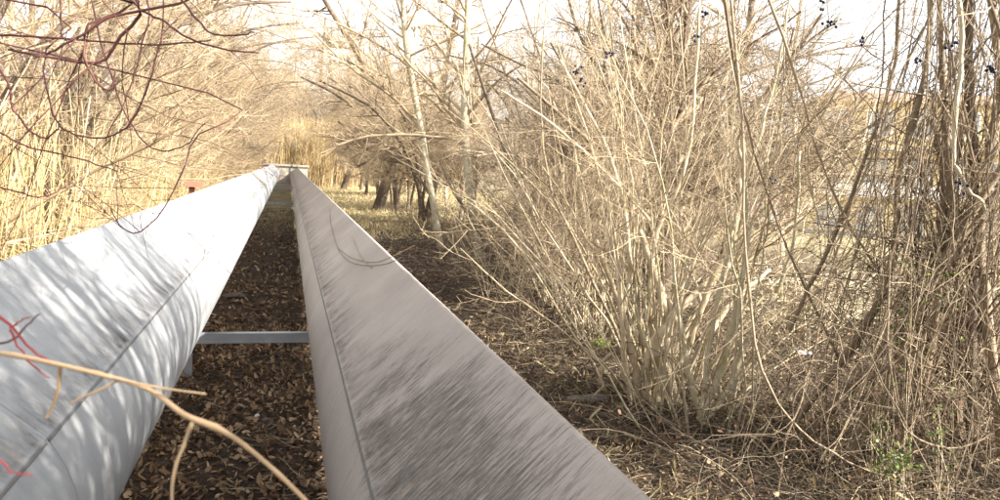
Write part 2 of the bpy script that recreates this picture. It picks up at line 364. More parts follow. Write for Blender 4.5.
# pipe supports
def support(y, z=0.36):
    root = empty('pipe_support', (0, y, 0))
    mb = MB(); xa, xb = PL[0]-0.12, PRt[0]+0.12; xm = (xa+xb)/2; hw = (xb-xa)/2
    prof = [(-0.035, -0.04), (-0.035, 0.04), (0.035, 0.04), (0.035, -0.04), (0.03, -0.04), (0.03, 0.034), (-0.03, 0.034), (-0.03, -0.04)]
    V = np.array([[[x, py, z+pz] for py, pz in prof] for x in (xa, xb)]); k = 8; ii = np.arange(16).reshape(2, 8); nx = np.roll(ii, -1, 1)
    mb.add(V.reshape(-1, 3), np.stack([ii[0], ii[1], nx[1], nx[0]], -1))
    # stiff lower lip facing the viewer
    mb.box((xm, -0.0375, z-0.036), (hw, 0.002, 0.008))
    mb.build('crossbeam', M_steel, root, smooth=False)
    for cx, cz in (PL, PRt):
        # stub posts and curved saddle
        a = np.linspace(-0.9, 0.9, 15); Vs = []
        for yy in (-0.06, 0.06):
            for r in (PR+0.006, PR+0.014):
                Vs.append([[cx+r*math.sin(t), yy, cz-r*math.cos(t)] for t in a])
        Vs = np.array(Vs); m = MB(); id_ = np.arange(60).reshape(4, 15); Q = []
        for i, j in ((0, 1), (1, 3), (3, 2), (2, 0)):
            Q.append(np.stack([id_[i, :-1], id_[j, :-1], id_[j, 1:], id_[i, 1:]], -1))
        m.add(Vs.reshape(-1, 3), np.concatenate(Q)); m.build('saddle', M_steel, root)
        if cz-0.463 > z+0.06:
            m = MB(); m.box((cx, 0, (cz-0.463+z+0.04)/2), (0.035, 0.03, (cz-0.463-z-0.04)/2)); m.build('stub_post', M_steel, root, smooth=False)
    for x in (PL[0]-0.06, PL[0]+0.1+0.0):
        m = MB(); m.box((x, 0, (z-0.04)/2-0.1), (0.03, 0.03, (z-0.04)/2+0.1)); m.build('leg', M_steel, root, smooth=False)
    m = MB(); m.box((PRt[0], 0, (z-0.045)/2-0.1), (0.03, 0.03, (z-0.045)/2+0.1)); m.build('leg', M_steel, root, smooth=False)
    m = MB(); m.box((PRt[0]+0.0, 0, -0.03), (0.12, 0.10, 0.06)); m.build('concrete_foot', M_conc, root, smooth=False)
    return root
s0 = support(0.0)
for i, (y, t) in enumerate(((6.75, 'nearest'), (27.5, 'middle one'), (47.0, 'farthest'))):
    s = s0 if i == 0 else copy_tree(s0)
    s.location.y = y
    tag(s, 'grey steel crossbeam support between the two pipes, ' + t + ' of the row', 'pipe support', 'pipe supports under the pipes')

# pale concrete chamber where the pipes end
def chamber():
    ye = Y0+NSEC*SEC+0.4; root = empty('pipe_chamber', (-0.14, ye+1.0, 0), 0, 'pale concrete chamber swallowing both pipes at the far end', 'chamber')
    m_c = simple('pale_concrete', (0.3, 0.27, 0.23), 0.9, 0, 0.12, 3)
    m = MB(); m.box((0, 0, 0.7), (1.35, 1.0, 0.75)); m.build('body', m_c, root, smooth=False)
    m = MB(); m.box((0, 0, 1.5), (1.42, 1.1, 0.05)); m.build('lid', m_c, root, smooth=False)
chamber()
# ------------------------------------------------------------ plants: prototypes
def shrub_parts(g, t0=0.2, nst=16, H=4.0, spread=0.25, lean=(5, 35), droop=-0.03, r0=0.02, n1=160, n2=700, n3=2200, bias=None, tw=(0.12, 0.5), wander=0.07, K0=10):
    a = g.uniform(0, 2*math.pi, nst); rr = spread*np.sqrt(g.uniform(0, 1, nst))
    st = np.stack([rr*np.cos(a), rr*np.sin(a), np.full(nst, -0.08)], 1)
    ln = np.radians(g.uniform(lean[0], lean[1], nst)); a2 = a+g.normal(0, 0.5, nst)
    d = np.stack([np.cos(a2)*np.sin(ln), np.sin(a2)*np.sin(ln), np.cos(ln)], 1)
    if bias is not None: d = d+np.array(bias)
    P0 = grow(st, d, H*g.uniform(0.6, 1.15, nst), K0, wander, droop, g); R0 = taper(r0*g.uniform(0.45, 1.3, nst), K0, 0.25)
    P1, R1 = spawn(P0, R0, n1, t0, 0.98, (20, 60), 0.33, 0.3, 1.7, 0.6, 8, 0.12, 0.0, g, 0.0025)
    P2, R2 = spawn(P1, R1, n2, 0.1, 1.0, (25, 70), 0.45, tw[0]*1.5, tw[1]*1.6, 0.6, 6, 0.16, -0.01, g, 0.0018)
    P3, R3 = spawn(P2, R2, n3, 0.1, 1.0, (25, 75), 0.5, tw[0]*0.6, tw[1], 0.7, 4, 0.18, 0.02, g, 0.0013)
    return (P0, R0), (P1, R1), (P2, R2), (P3, R3)
def build_shrub(name, g, mstem, mtwig, label=None, cat=None, group=None, loc=(0, 0, 0), stems_each=False, stem_name='stem', **kw):
    L0, L1, L2, L3 = shrub_parts(g, **kw)
    root = empty(name, loc, 0, label, cat, group)
    if stems_each:
        for i in range(len(L0[0])):
            m = MB(); m.tubes(L0[0][i], L0[1][i], 8, cap=True); m.build(stem_name, mstem, root)
    else:
        m = MB(); m.tubes(*L0, 6); m.build(stem_name, mstem, root)
    m = MB(); m.tubes(*L1, 4); m.tubes(*L2, 3); m.tubes(*L3, 3); m.build('twigs', mtwig, root)
    return root, (L0, L1, L2, L3)
def build_tree(name, g, mtr, mtw, path, r0, end=0.3, nb=26, nb1=260, nb2=1300, nb3=3000, t0=0.25, blen=(0.8, 3.2), up=0.01, side=None, label=None, cat='tree', group=None, loc=(0, 0, 0), extra=()):
    """path: trunk control points (local). extra: further trunks"""
    root = empty(name, loc, 0, label, cat, group)
    Ps = []; Rs = []
    for i, (pth, rr) in enumerate([(path, r0)]+list(extra)):
        P = spline(pth, 18); P[1:] += np.cumsum(g.normal(0, 0.008, (17, 3)), 0); R = taper(rr, 18, end)[0]
        R[0] *= 1.35; R[1] *= 1.12
        m = MB(); m.tubes(P, R, 12, cap=True); m.build('trunk', mtr, root); Ps.append(P); Rs.append(R)
    P = np.array(Ps); R = np.array(Rs)
    P1, R1 = spawn(P, R, nb, t0, 0.98, (35, 75), 0.45, blen[0], blen[1], 0.45, 10, 0.1, up, g, 0.006)
    if side is not None:
        t = np.linspace(0, 1, 10)[None, :, None]**1.5; P1 = P1+t*np.array(side)
    P2, R2 = spawn(P1, R1, nb1, 0.15, 1.0, (25, 65), 0.4, 0.3, 1.4, 0.55, 7, 0.14, 0.0, g, 0.003)
    P3, R3 = spawn(P2, R2, nb2, 0.1, 1.0, (25, 70), 0.45, 0.15, 0.7, 0.6, 5, 0.16, 0.0, g, 0.002)
    P4, R4 = spawn(P3, R3, nb3, 0.1, 1.0, (30, 70), 0.5, 0.06, 0.35, 0.7, 4, 0.15, 0.02, g, 0.0015)
    m = MB(); m.tubes(P1, R1, 6); m.tubes(P2, R2, 4); m.tubes(P3, R3, 3); m.tubes(P4, R4, 3); m.build('crown', mtw, root)
    return root
USED = set()
def place(proto, x, y, rz, s, label, group=None, cat=None, sz=None):
    first = proto.name not in USED
    o = proto if first else copy_tree(proto)
    USED.add(proto.name)
    o.location = (x, y, float(hgt(x, y))-0.03); o.rotation_euler = (0, 0, rz); o.scale = (s, s, sz or s)
    tag(o, label, cat, group)
    return o
g = np.random.default_rng(11)
# thicket shrubs
SH = [build_shrub('bare_shrub', np.random.default_rng(20+i), M_dark if i == 1 else M_stem, [M_twig, M_twig, M_twigd, M_twigp][i], cat='shrub', wander=0.1, nst=[18, 24, 20, 16][i], H=[4.2, 3.6, 4.5, 4.6][i], lean=(4, [32, 40, 30, 34][i]), droop=[-0.03, -0.06, -0.02, -0.03][i], n1=230, n2=1200, n3=3600)[0] for i in range(4)]
TR = [build_tree('bare_tree', np.random.default_rng(40+i), M_dark if i == 0 else M_stem, [M_twigd, M_twig, M_twigp][i], [(0, 0, -0.1), (0.1, 0.05, 1.2), (-0.05, 0.1, 2.8), (0.15, 0, 4.5), (0.0, 0.1, 7.0)], [0.11, 0.07, 0.08][i], nb=38, nb1=420, nb2=2400, nb3=7500, t0=0.12, blen=(1.0, 3.4)) for i in range(3)]

AR = [build_tree('arching_tree', np.random.default_rng(140+i), M_dark, [M_twigp, M_twig, M_twigd][i], [(0, 0, -0.1), (0.15, 0.05, 1.3), (0.5, 0.1, 2.6), (1.2, 0, 3.7), (2.2, -0.1, 4.4), (3.4, 0, 4.7)], 0.06, nb=44, nb1=460, nb2=3000, nb3=9000, t0=0.15, blen=(1.0, 3.0),
      extra=[([(0.1, 0.1, -0.1), (0.1, 0.6, 1.5), (0.4, 1.0, 3.0), (1.0, 1.2, 4.5), (1.6, 1.2, 6.0)], 0.05), ([(0.0, -0.1, -0.1), (-0.1, -0.5, 1.5), (0.2, -0.9, 3.0), (0.7, -1.2, 4.2), (1.8, -1.4, 5.2)], 0.045)]) for i in range(3)]
k = 0
for y in list(np.arange(8, 56, 2.7)):
    place(AR[k % 3], -2.9-g.uniform(0, 0.7), y+g.uniform(-1, 1), g.normal(0, 0.35), g.uniform(0.8, 1.1)+0.006*y, 'bare tree with rosy twigs arching over the left side of the pipes', 'trees left of the pipes', 'tree'); k += 1
for y in list(np.arange(27, 47, 2.6))+[16.5, 19.5, 22.5]:
    place(AR[k % 3], (4.4 if y > 26 else 5.6)+g.uniform(0, 0.7), y+g.uniform(-1, 1), math.pi+g.normal(0, 0.35), g.uniform(0.75, 1.05)+0.006*y, 'bare twiggy tree rising out of the thicket right of the pipes', 'trees in the right thicket', 'tree'); k += 1
for i, (x, y) in enumerate([(-4.6, 3.0), (-6.2, 8.2)]):
    place(TR[[2, 1, 0][i % 3]], x, y, g.uniform(0, 6.28), g.uniform(0.85, 1.05), 'bare tree with rosy twigs arching over the left side of the pipes', 'trees left of the pipes', 'tree')
SH_SHADE = build_shrub('bare_shrub', np.random.default_rng(33), M_stem, M_twigd, cat='shrub', nst=46, H=4.6, lean=(1, 10), droop=0.01, r0=0.032, spread=0.6, n1=420, n2=2200, n3=4000)[0]  # added out of view, dense and stretched tall, to dapple the left pipe
for i, (x, y) in enumerate([(2.1, -2.0), (2.7, -0.5), (2.4, -3.1), (3.9, -1.3), (3.6, -2.7), (3.4, 0.6), (4.6, -3.6), (2.6, -4.6)]):
    place(SH_SHADE, x, y, g.uniform(0, 6.28), g.uniform(0.9, 1.05), 'bare thick stemmed shrub standing close beside the viewer, right of the pipes', 'unseen shade shrubs beside the viewer', 'shrub', 1.3)
# --- right row, near shrubs (pixel of the base on the ground -> place)
R_rows = []
# rows of shrubs behind the front ones
lab_bg = 'tangled bare tan shrub deep in the thicket right of the pipes'
for y in np.arange(7.5, 46, 1.9):
    for k, x in enumerate((3.4, 5.4, 7.6, 10.2)):
        if k == 0 and y > 10.5: continue
        if k == 1 and y > 17 and y < 40: continue
        xx = x+g.uniform(-0.6, 0.6)+(0.0 if y < 20 else 0.4); yy = y+g.uniform(-0.7, 0.7)
        if y > 24 and k > 1: continue
        if 5.2 < xx < 13 and yy < 8.5: continue
        # keep the view to the building thinner
        ang = math.degrees(math.atan2(xx, yy))
        if ang > 36 and k > 0: continue
        if 33 < ang and yy > 9: continue
        if 30 < ang and k > 0 and yy > 9: continue
        R_rows.append((xx, yy, k))
for i, (x, y, k) in enumerate(R_rows):
    s = g.uniform(0.75, 1.1)
    place(SH[g.integers(0, 3)], x, y, g.uniform(0, 6.28), s, lab_bg, 'thicket shrubs right of the pipes', 'shrub')
for i, (x, y) in enumerate([(7.5, 16), (6.8, 21), (9, 19), (8.2, 13), (4.6, 30), (6.8, 33), (4.8, 38), (8.5, 27), (5.5, 45), (4.6, 50), (11, 15), (7.5, 42), (5.4, 10.5), (6.4, 12.6), (6.6, 14.6), (5.0, 9.4), (5.4, 13.5), (5.4, 24), (7.0, 29), (7.2, 18.5)]):
    place(TR[i % 3], x, y, g.uniform(0, 6.28), g.uniform(0.8, 1.1), 'bare twiggy tree rising out of the thicket right of the pipes', 'trees in the right thicket', 'tree')
# --- left side
for i in range(26):
    y = 3.6+i*2.05+g.uniform(-0.5, 0.5); x = -g.uniform(4.0, 8.5)-(0.0 if y > 9 else 0.7)
    place(SH[[3, 1, 3, 2][g.integers(0, 4)]], x, y, g.uniform(0, 6.28), g.uniform(0.8, 1.15), 'bare rosy twigged shrub behind the dry canes left of the pipes', 'shrubs left of the pipes', 'shrub')
for i, (x, y) in enumerate([(-4.4, 14), (-5.5, 19), (-3.9, 24), (-5.0, 30), (-3.6, 35), (-4.5, 41), (-3.6, 47), (-7, 11), (-8, 22), (-7, 35)]):
    place(TR[[2, 0, 2][i % 3]], x, y, g.uniform(0, 6.28), g.uniform(0.85, 1.15), 'bare tree with rosy twigs arching over the left side of the pipes', 'trees left of the pipes', 'tree')
# --- end of the tunnel
for i in range(16):
    x = -11+i*1.6+g.uniform(-0.3, 0.3); y = 64+g.uniform(0, 8)
    place(SH[g.integers(0, 4)], x, y, g.uniform(0, 6.28), g.uniform(1.6, 2.3), 'bare shrub closing off the far end of the pipe corridor', 'shrubs at the far end', 'shrub')

for i, (x, y) in enumerate([(-5, 60), (-2.5, 66), (0.2, 63), (2.8, 67), (5.4, 61), (8, 58)]):
    place(TR[i % 3], x, y, g.uniform(0, 6.28), g.uniform(1.8, 2.2), 'tall hazy bare tree closing the view behind the reed bed', 'trees beyond the reed bed', 'tree')
# ------------------------------------------------------------ individual trees and shrubs on the right
def on_ground(u, v):
    p = gnd(u, v, 0.0); p = gnd(u, v, float(hgt(p[0], p[1]))); return p
def rel(base, u, v, dd=0.0):
    """a point seen at u,v at the base's distance (+dd), relative to base"""
    d = float((base-CAM)@cF)+dd; return px(u, v, d)-base
def tree_at(name, ub, vb, pts, rpx, mtr, mtw, label, cat='tree', extra=(), seed=1, **kw):
    b = on_ground(ub, vb); d = float((b-CAM)@cF)
    path = [(0, 0, -0.15), (0, 0, 0)]+[rel(b, u, v, dd) for (u, v, dd) in pts]
    top = path[-1]; e = np.array(path[-1])+(np.array(path[-1])-np.array(path[-2]))/max(np.linalg.norm(np.array(path[-1])-np.array(path[-2])), 0.1)*2.0
    path = path+[tuple(e)]
    ex = []
    for (pts2, rp2) in extra:
        p2 = [rel(b, u, v, dd) for (u, v, dd) in pts2]; ex.append((p2, rp2/F_PX*d))
    return build_tree(name, np.random.default_rng(seed), mtr, mtw, path, rpx/F_PX*d, label=label, cat=cat, loc=tuple(b), extra=ex, **kw)
tree_at('slender_tree', 441, 250, [(432, 190, 0), (420, 120, 0), (408, 50, -0.2), (404, 0, -0.3)], 4.0, M_birch, M_twig, 'slender pale mossy trunk leaning left beside the right pipe', seed=51, nb=20, nb1=200, nb2=900, nb3=2000, t0=0.45, end=0.6)
tree_at('slender_tree', 479, 258, [(470, 200, 0), (465, 130, 0.1), (466, 60, 0.2), (468, 0, 0.4)], 5.0, M_birch, M_twig, 'straighter pale trunk with yellow moss, just right of the leaning slender one', seed=52, nb=20, nb1=200, nb2=900, nb3=2000, t0=0.4, end=0.6)
tree_at('dark_tree', 378, 209, [(385, 185, 0), (392, 150, 0.2), (388, 110, 0.4), (375, 80, 0), (350, 40, 0)], 6.5, M_dark, M_twigd, 'dark cracked trunk leaning right at the edge of the dry grass', seed=53, nb=30, nb1=300, nb2=1500, nb3=3200, t0=0.3, end=0.35,
        extra=[([(392, 150, 0.2), (365, 118, -0.5), (335, 95, -1), (300, 78, -1)], 2.6), ([(398, 222, -2), (397, 190, -2), (402, 150, -1.5), (398, 110, 0)], 2.4)])
for j, (u0, v0, pts, rp, lb) in enumerate([(338, 184, [(334, 165, 0), (322, 145, 0), (312, 130, 0)], 2.3, 'leftmost thin dark trunk of the clump by the far grass'),
                                   (343, 183, [(340, 160, 0), (337, 135, 0), (335, 100, 0), (330, 50, 0)], 2.6, 'thick straight trunk in the clump by the far grass'),
                                   (352, 184, [(353, 160, 0), (351, 130, 0), (349, 80, 0)], 2.4, 'pale trunk in the middle of the clump by the far grass'),
                                   (358, 184, [(366, 158, 0), (375, 135, 0), (380, 100, 0)], 2.5, 'trunk leaning right in the clump by the far grass')]):
    tree_at('grove_tree', u0, v0, pts, rp, M_stem if j % 2 else M_dark, M_twigd, lb, seed=60+j, nb=18, nb1=160, nb2=900, nb3=1800, t0=0.35, end=0.5)
tree_at('pale_tree', 664, 300, [(662, 220, 1), (661, 120, 1.2), (664, 40, 1.4), (668, 0, 1.6)], 3.2, M_birch, M_twig, 'thin straight whitish trunk rising behind the big clump of stems', seed=71, nb=16, nb1=160, nb2=700, nb3=1500, t0=0.5, end=0.7)

tree_at('dark_tree', 343, 190, [(352, 165, 0), (364, 140, .2), (380, 100, .4)], 3.6, M_dark, M_twigd, 'dark trunk leaning right behind the leftmost trunks by the far grass', seed=54, nb=22, nb1=200, nb2=900, nb3=2400, t0=0.3, end=0.5)
tree_at('dark_tree', 425, 222, [(432, 190, 0), (445, 150, .2), (440, 100, .2), (450, 40, 0)], 4.2, M_dark, M_twigd, 'dark trunk between the dark leaning tree and the slender pale ones', seed=55, nb=26, nb1=260, nb2=1300, nb3=3000, t0=0.25, end=0.5,
        extra=[([(425, 222, 0), (418, 180, 0), (400, 140, -.5), (370, 105, -.8), (320, 80, -1)], 2.6)])
# crooked dark-limbed elder behind the two slender trunks
tree_at('crooked_elder', 560, 285, [(548, 240, 0), (528, 205, 0), (515, 180, 0.2), (505, 150, 0.3)], 4.5, M_dark, M_twig, 'crooked dark elder with a long arching limb behind the low stems', cat='tree', seed=72, nb=26, nb1=240, nb2=1000, nb3=2000, t0=0.2,
        extra=[([(520, 250, -0.2), (516, 210, 0), (530, 180, 0.2), (520, 150, 0.5)], 3.5), ([(548, 240, 0), (560, 200, 0.2), (590, 170, 0.3), (620, 140, 0.3)], 3.0),
               ([(500, 270, -0.4), (478, 230, 0), (455, 200, 0.5), (440, 170, 0.6)], 3.0), ([(490, 165, 0), (540, 160, 0), (590, 160, 0.2), (630, 166, 0.2)], 2.6),
               ([(590, 135, 0.5), (650, 134, 0.3), (690, 138, 0.2), (725, 165, 0.2)], 2.4), ([(490, 280, -0.4), (530, 262, 0), (580, 230, 0.2), (630, 212, 0.4)], 3.4)])

def px_shrub(name, ub, vb, nst, H, label, seed, mst=M_stem, mtw=M_twig, each=True, dz=0.0, extra_px=(), **kw):
    b = on_ground(ub, vb)
    r, L = build_shrub(name, np.random.default_rng(seed), mst, mtw, label, 'shrub', None, tuple(b), each, **kw, nst=nst, H=H)
    d = float((b-CAM)@cF)
    for pts, rp in extra_px:
        P = spline([rel(b, u, v, dd) for u, v, dd in pts], 22); P[1:-1] += np.random.default_rng(seed+1).normal(0, 0.006, (20, 3))
        m = MB(); m.tubes(P, taper(rp/F_PX*d, 22, 0.45)[0], 8, cap=True); m.build('stem', mst, r)
    return r, L, b
# the big central clump, cream stems
px_shrub('multi_stemmed_shrub', 662, 402, 34, 3.4, 'big clump of cream stems rising from a mossy stump by the bank edge', 81, M_stem, M_twig, True,
         spread=0.5, lean=(2, 42), droop=-0.03, r0=0.012, t0=0.4, n1=180, n2=800, n3=2000, wander=0.09,
         extra_px=[([(640, 408, 0), (632, 350, 0), (618, 300, 0), (596, 240, 0)], 4.5), ([(655, 405, -0.1), (668, 350, 0), (660, 290, 0), (640, 230, 0)], 6.0), ([(676, 408, -.1), (668, 375, -0.1), (656, 350, -0.15), (668, 325, -.15), (690, 300, 0), (735, 262, .2)], 6.5), ([(650, 405, -.05), (646, 380, -.1), (652, 345, -.1), (672, 312, 0), (664, 295, 0)], 5.5), ([(690, 410, 0), (706, 350, .1), (722, 315, .2), (770, 270, .4)], 4.5),
                   ([(660, 398, 0), (690, 340, 0), (712, 280, 0), (738, 220, 0), (742, 120, 0)], 4.0), ([(632, 400, 0), (622, 330, 0), (630, 260, 0.1), (612, 160, 0.2), (560, 60, 0.2)], 3.2),
                   ([(642, 400, 0), (700, 300, 0.3), (640, 210, 0.2), (560, 130, 0.1), (500, 90, 0.0)], 2.0), ([(648, 402, 0), (650, 330, 0.1), (655, 240, 0.2), (690, 150, 0.3), (700, 0, 0.3)], 3.0)])
px_shrub('multi_stemmed_shrub', 702, 424, 24, 3.0, 'pale bleached stems curving up right of the big stump', 82, M_birch, M_twig, True,
         spread=0.5, lean=(3, 45), droop=-0.04, r0=0.009, t0=0.4, n1=120, n2=500, n3=1400, wander=0.10,
         extra_px=[([(704, 424, 0), (690, 380, 0), (684, 340, 0), (676, 300, 0.1), (672, 230, 0.2)], 3.6), ([(700, 420, 0), (725, 360, 0), (742, 280, 0), (747, 210, 0), (738, 140, 0)], 4.0),
                   ([(704, 422, 0), (730, 385, 0), (752, 330, 0.1), (790, 260, 0.2), (800, 150, 0.2)], 3.4), ([(700, 420, 0), (712, 330, 0), (740, 200, 0.1), (770, 100, 0.2), (790, 0, 0.2)], 2.6)])
px_shrub('bare_shrub', 612, 340, 26, 3.2, 'clump of thin upright tan stems left of the big stump', 83, M_stem, M_twig, True, spread=0.4, lean=(2, 32), droop=-0.03, r0=0.009, t0=0.35, n1=110, n2=600, n3=1700, wander=0.1)
px_shrub('bare_shrub', 545, 330, 26, 2.6, 'low brushy clump of dark stems behind the right pipe edge', 84, M_dark, M_twigd, True, spread=0.4, lean=(4, 34), droop=-0.02, r0=0.008, n1=160, n2=900, n3=2400)
px_shrub('bare_shrub', 505, 300, 20, 2.2, 'small clump of dark shoots next to the mossy straight trunk', 85, M_stem, M_twigd, True, spread=0.35, lean=(4, 34), droop=-0.02, r0=0.008, n1=130, n2=700, n3=1800)
px_shrub('bare_shrub', 580, 322, 14, 3.0, 'single thick shoot with thin companions behind the mossy stone', 86, M_stem, M_twig, True, spread=0.3, lean=(2, 20), droop=-0.01, r0=0.009, n1=100, n2=600, n3=1500, extra_px=[([(580, 338, 0), (587, 300, 0), (586, 240, 0), (575, 150, 0.1)], 3.2)])
px_shrub('bare_shrub', 462, 262, 8, 1.4, 'low shoots between the two slender pale trunks', 87, M_stem, M_twig, True, spread=0.5, lean=(2, 25), droop=-0.01, r0=0.006, n1=40, n2=160, n3=400)
px_shrub('arching_shrub', 790, 338, 24, 3.2, 'arching pale shrub with bent canes over the sunny litter', 88, M_stem, M_twig, True, spread=0.5, lean=(8, 50), droop=-0.08, r0=0.010, n1=120, n2=600, n3=1500, wander=0.08)

# fallen pale canes lying on the sunlit ground behind
gg = np.random.default_rng(5)
def fallen(cu, cv, n, spreadu, label):
    root = empty('fallen_branches', tuple(on_ground(cu, cv)), 0, label, 'fallen branches'); b = np.array(root.location)
    st = np.stack([gg.normal(0, 0.8, n), gg.normal(0, 0.7, n), gg.uniform(0.05, 0.5, n)], 1)
    a = gg.normal(math.radians(-15), 0.45, n); d = np.stack([np.cos(a), np.sin(a), gg.normal(0.05, 0.15, n)], 1)
    d[gg.random(n) < 0.4] *= -1
    P = grow(st-d*0.7, d, gg.uniform(1.0, 2.6, n), 9, 0.07, -0.015, gg); P[..., 2] = np.maximum(P[..., 2], 0.015)
    R = taper(gg.uniform(0.004, 0.017, n), 9, 0.4)
    m = MB(); m.tubes(P, R, 6); P1, R1 = spawn(P, R, n*6, 0.1, 1, (20, 60), 0.3, 0.15, 0.8, 0.5, 6, 0.12, 0, gg); m.tubes(P1, R1, 4)
    m.build('branches', M_birch, root)
fallen(790, 312, 46, 40, 'pile of bleached fallen branches on the sunny ground behind the stems')
fallen(860, 322, 34, 40, 'loose heap of pale broken branches left of the leaning brown stems')
fallen(560, 285, 40, 40, 'mound of dead brown branches under the crooked elder')

# ------------------------------------------------------------ right edge: vine hung shrub
def vine_shrub():
    g = np.random.default_rng(91); b = on_ground(935, 480); D = float((b-CAM)@cF)
    root = empty('vine_covered_shrub', tuple(b), 0, 'dark shrub smothered in hanging brown vines at the right edge', 'shrub')
    S = [([(978, 505, 0), (975, 350, 0), (978, 180, 0), (972, -60, 0)], 6.5), ([(952, 495, 0.2), (962, 330, 0.1), (950, 160, 0), (945, -60, 0)], 4.5),
         ([(800, 440, 0.6), (850, 385, 0.4), (900, 310, 0.1), (960, 220, 0), (1040, 120, -0.1)], 5.5), ([(835, 480, 0.2), (880, 400, 0.1), (930, 290, 0), (985, 190, -0.1), (1050, 90, -0.2)], 5.0),
         ([(790, 430, 0.6), (850, 350, 0.4), (890, 270, 0.2), (900, 180, 0.1), (930, 60, 0.1), (935, -40, 0.1)], 4.0), ([(860, 500, 0), (905, 420, 0), (925, 330, 0), (935, 200, 0.1), (970, 60, 0.2)], 4.4),
         ([(1010, 510, -0.1), (1000, 380, 0), (985, 250, 0), (1000, 100, 0), (990, -40, 0)], 6.0), ([(920, 500, 0.1), (925, 420, 0.1), (915, 330, 0.2), (940, 240, 0.3), (930, 120, 0.3)], 4.0),
         ([(790, 330, 0.8), (830, 250, 0.6), (870, 150, 0.4), (900, 60, 0.3), (905, -40, 0.2)], 2.6), ([(955, -20, -0.3), (958, 60, -0.35), (953, 150, -0.35), (966, 185, -0.35), (985, 210, -0.3)], 2.2),
         ([(720, -20, -0.2), (735, 60, 0), (760, 160, 0.2), (800, 270, 0.4), (850, 370, 0.5)], 1.8), ([(765, -20, 0.2), (800, 90, 0.2), (830, 200, 0.3), (900, 330, 0.3), (930, 480, 0.2)], 1.8),
         ([(728, -30, 0.1), (738, 120, 0), (745, 250, -0.2), (752, 320, -0.3), (770, 390, -0.3), (800, 435, -0.3), (850, 470, -0.3), (905, 488, -0.2)], 1.5), ([(890, 250, -0.2), (888, 350, -0.3), (905, 425, -0.3), (950, 445, -0.3), (985, 430, -0.3), (1010, 400, -0.3), (1040, 300, -0.2)], 1.1)]
    Ps = []; Rs = []
    for pts, rp in S:
        P = spline([rel(b, u, v, dd) for u, v, dd in pts], 22); P[1:-1] += np.cumsum(g.normal(0, 0.007, (20, 3)), 0)
        R = taper(rp/F_PX*D, 22, 0.6)[0]*(1+0.12*g.normal(size=22)); Ps.append(P); Rs.append(R)
        m = MB(); m.tubes(P, R, 8, cap=True); m.build('stem', M_birch if rp == 2.2 else M_dark if rp > 6 else M_twigd, root)
    # hanging vines: from a roof of branches down to the ground, sagging towards the left
    n = 230
    u0 = g.uniform(915, 1070, n); v0 = g.uniform(-150, 180, n); dd = g.normal(0.2, 0.3, n)
    u1 = u0-g.normal(55, 65, n); v1 = g.uniform(330, 540, n)
    top = np.array([rel(b, a, c, e) for a, c, e in zip(u0, v0, dd)]); bot = np.array([rel(b, a, c, e) for a, c, e in zip(u1, v1, dd+g.normal(0, 0.12, n))])
    bot[:, 2] = np.maximum(bot[:, 2], 0.0)
    t = np.linspace(0, 1, 14)[None, :, None]
    P = top[:, None]*(1-t)+bot[:, None]*t
    bow = g.normal(0, 0.22, (n, 1, 3)); bow[..., 2] *= 0.5
    P += bow*np.sin(t*math.pi)+np.cumsum(g.normal(0, 0.022, (n, 14, 3)), 1)
    R = np.repeat(np.clip(g.lognormal(-5.7, 0.55, n), 0.0014, 0.012)[:, None], 14, 1)
    m = MB(); m.tubes(P, R, 4)
    # loops and rising tangles
    n2 = 300
    st = np.array([rel(b, a, c, e) for a, c, e in zip(g.uniform(800, 1080, n2), g.uniform(250, 520, n2), g.normal(0.3, 0.45, n2))])
    st[:, 2] = np.maximum(st[:, 2], 0.02)
    Q = grow(st, g.normal(0, 1, (n2, 3))*np.array([1, 1, 0.6])+np.array([0, 0, 0.5]), g.uniform(0.4, 1.6, n2), 12, 0.22, -0.04, g)
    Q[..., 2] = np.maximum(Q[..., 2], 0.0)
    m.tubes(Q, taper(g.uniform(0.0014, 0.004, n2), 12, 0.5), 4)
    V1, VR1 = spawn(P, R, 1700, 0.02, 0.98, (20, 75), 0.2, 0.1, 0.5, 0.6, 6, 0.22, -0.04, g); m.tubes(V1, VR1, 3)
    m.build('hanging_vines', M_twigd, root)
    A = np.array(Ps); B = np.array(Rs)
    P1, R1 = spawn(A, B, 240, 0.1, 0.95, (20, 70), 0.3, 0.2, 1.0, 0.3, 8, 0.14, 0.0, g); P2, R2 = spawn(P1, R1, 1300, 0.1, 1, (25, 70), 0.45, 0.08, 0.4, 0.6, 5, 0.16, 0, g)
    m = MB(); m.tubes(P1, R1, 4); m.tubes(P2, R2, 3); m.build('twigs', M_twigd, root)
    return root, b
vroot, vb = vine_shrub()

# leaves
def leaves(mb, pos, d, nrm, L, W, curl, g):
    n = len(pos); d = norm(d); nrm = norm(nrm-(nrm*d).sum(1, keepdims=True)*d); s = np.cross(d, nrm)
    L = np.asarray(L)[:, None]; W = np.asarray(W)[:, None]; c = np.asarray(curl)[:, None]
    V = np.stack([pos, pos+d*L*0.3+s*W+nrm*L*c*0.3, pos+d*L*0.3, pos+d*L*0.3-s*W+nrm*L*c*0.3,
                  pos+d*L*0.7+s*W*0.8+nrm*L*c*0.9, pos+d*L*0.7+nrm*L*c*0.5, pos+d*L*0.7-s*W*0.8+nrm*L*c*0.8, pos+d*L*0.97+nrm*L*c*1.2], 1)
    o = (np.arange(n)*8)[:, None]
    q = np.concatenate([o+np.array([[1, 4, 5, 2]]), o+np.array([[2, 5, 6, 3]])]); t = np.concatenate([o+np.array([[0, 1, 2]]), o+np.array([[0, 2, 3]]), o+np.array([[4, 7, 5]]), o+np.array([[5, 7, 6]])])
    mb.add(V.reshape(-1, 3), q, t)
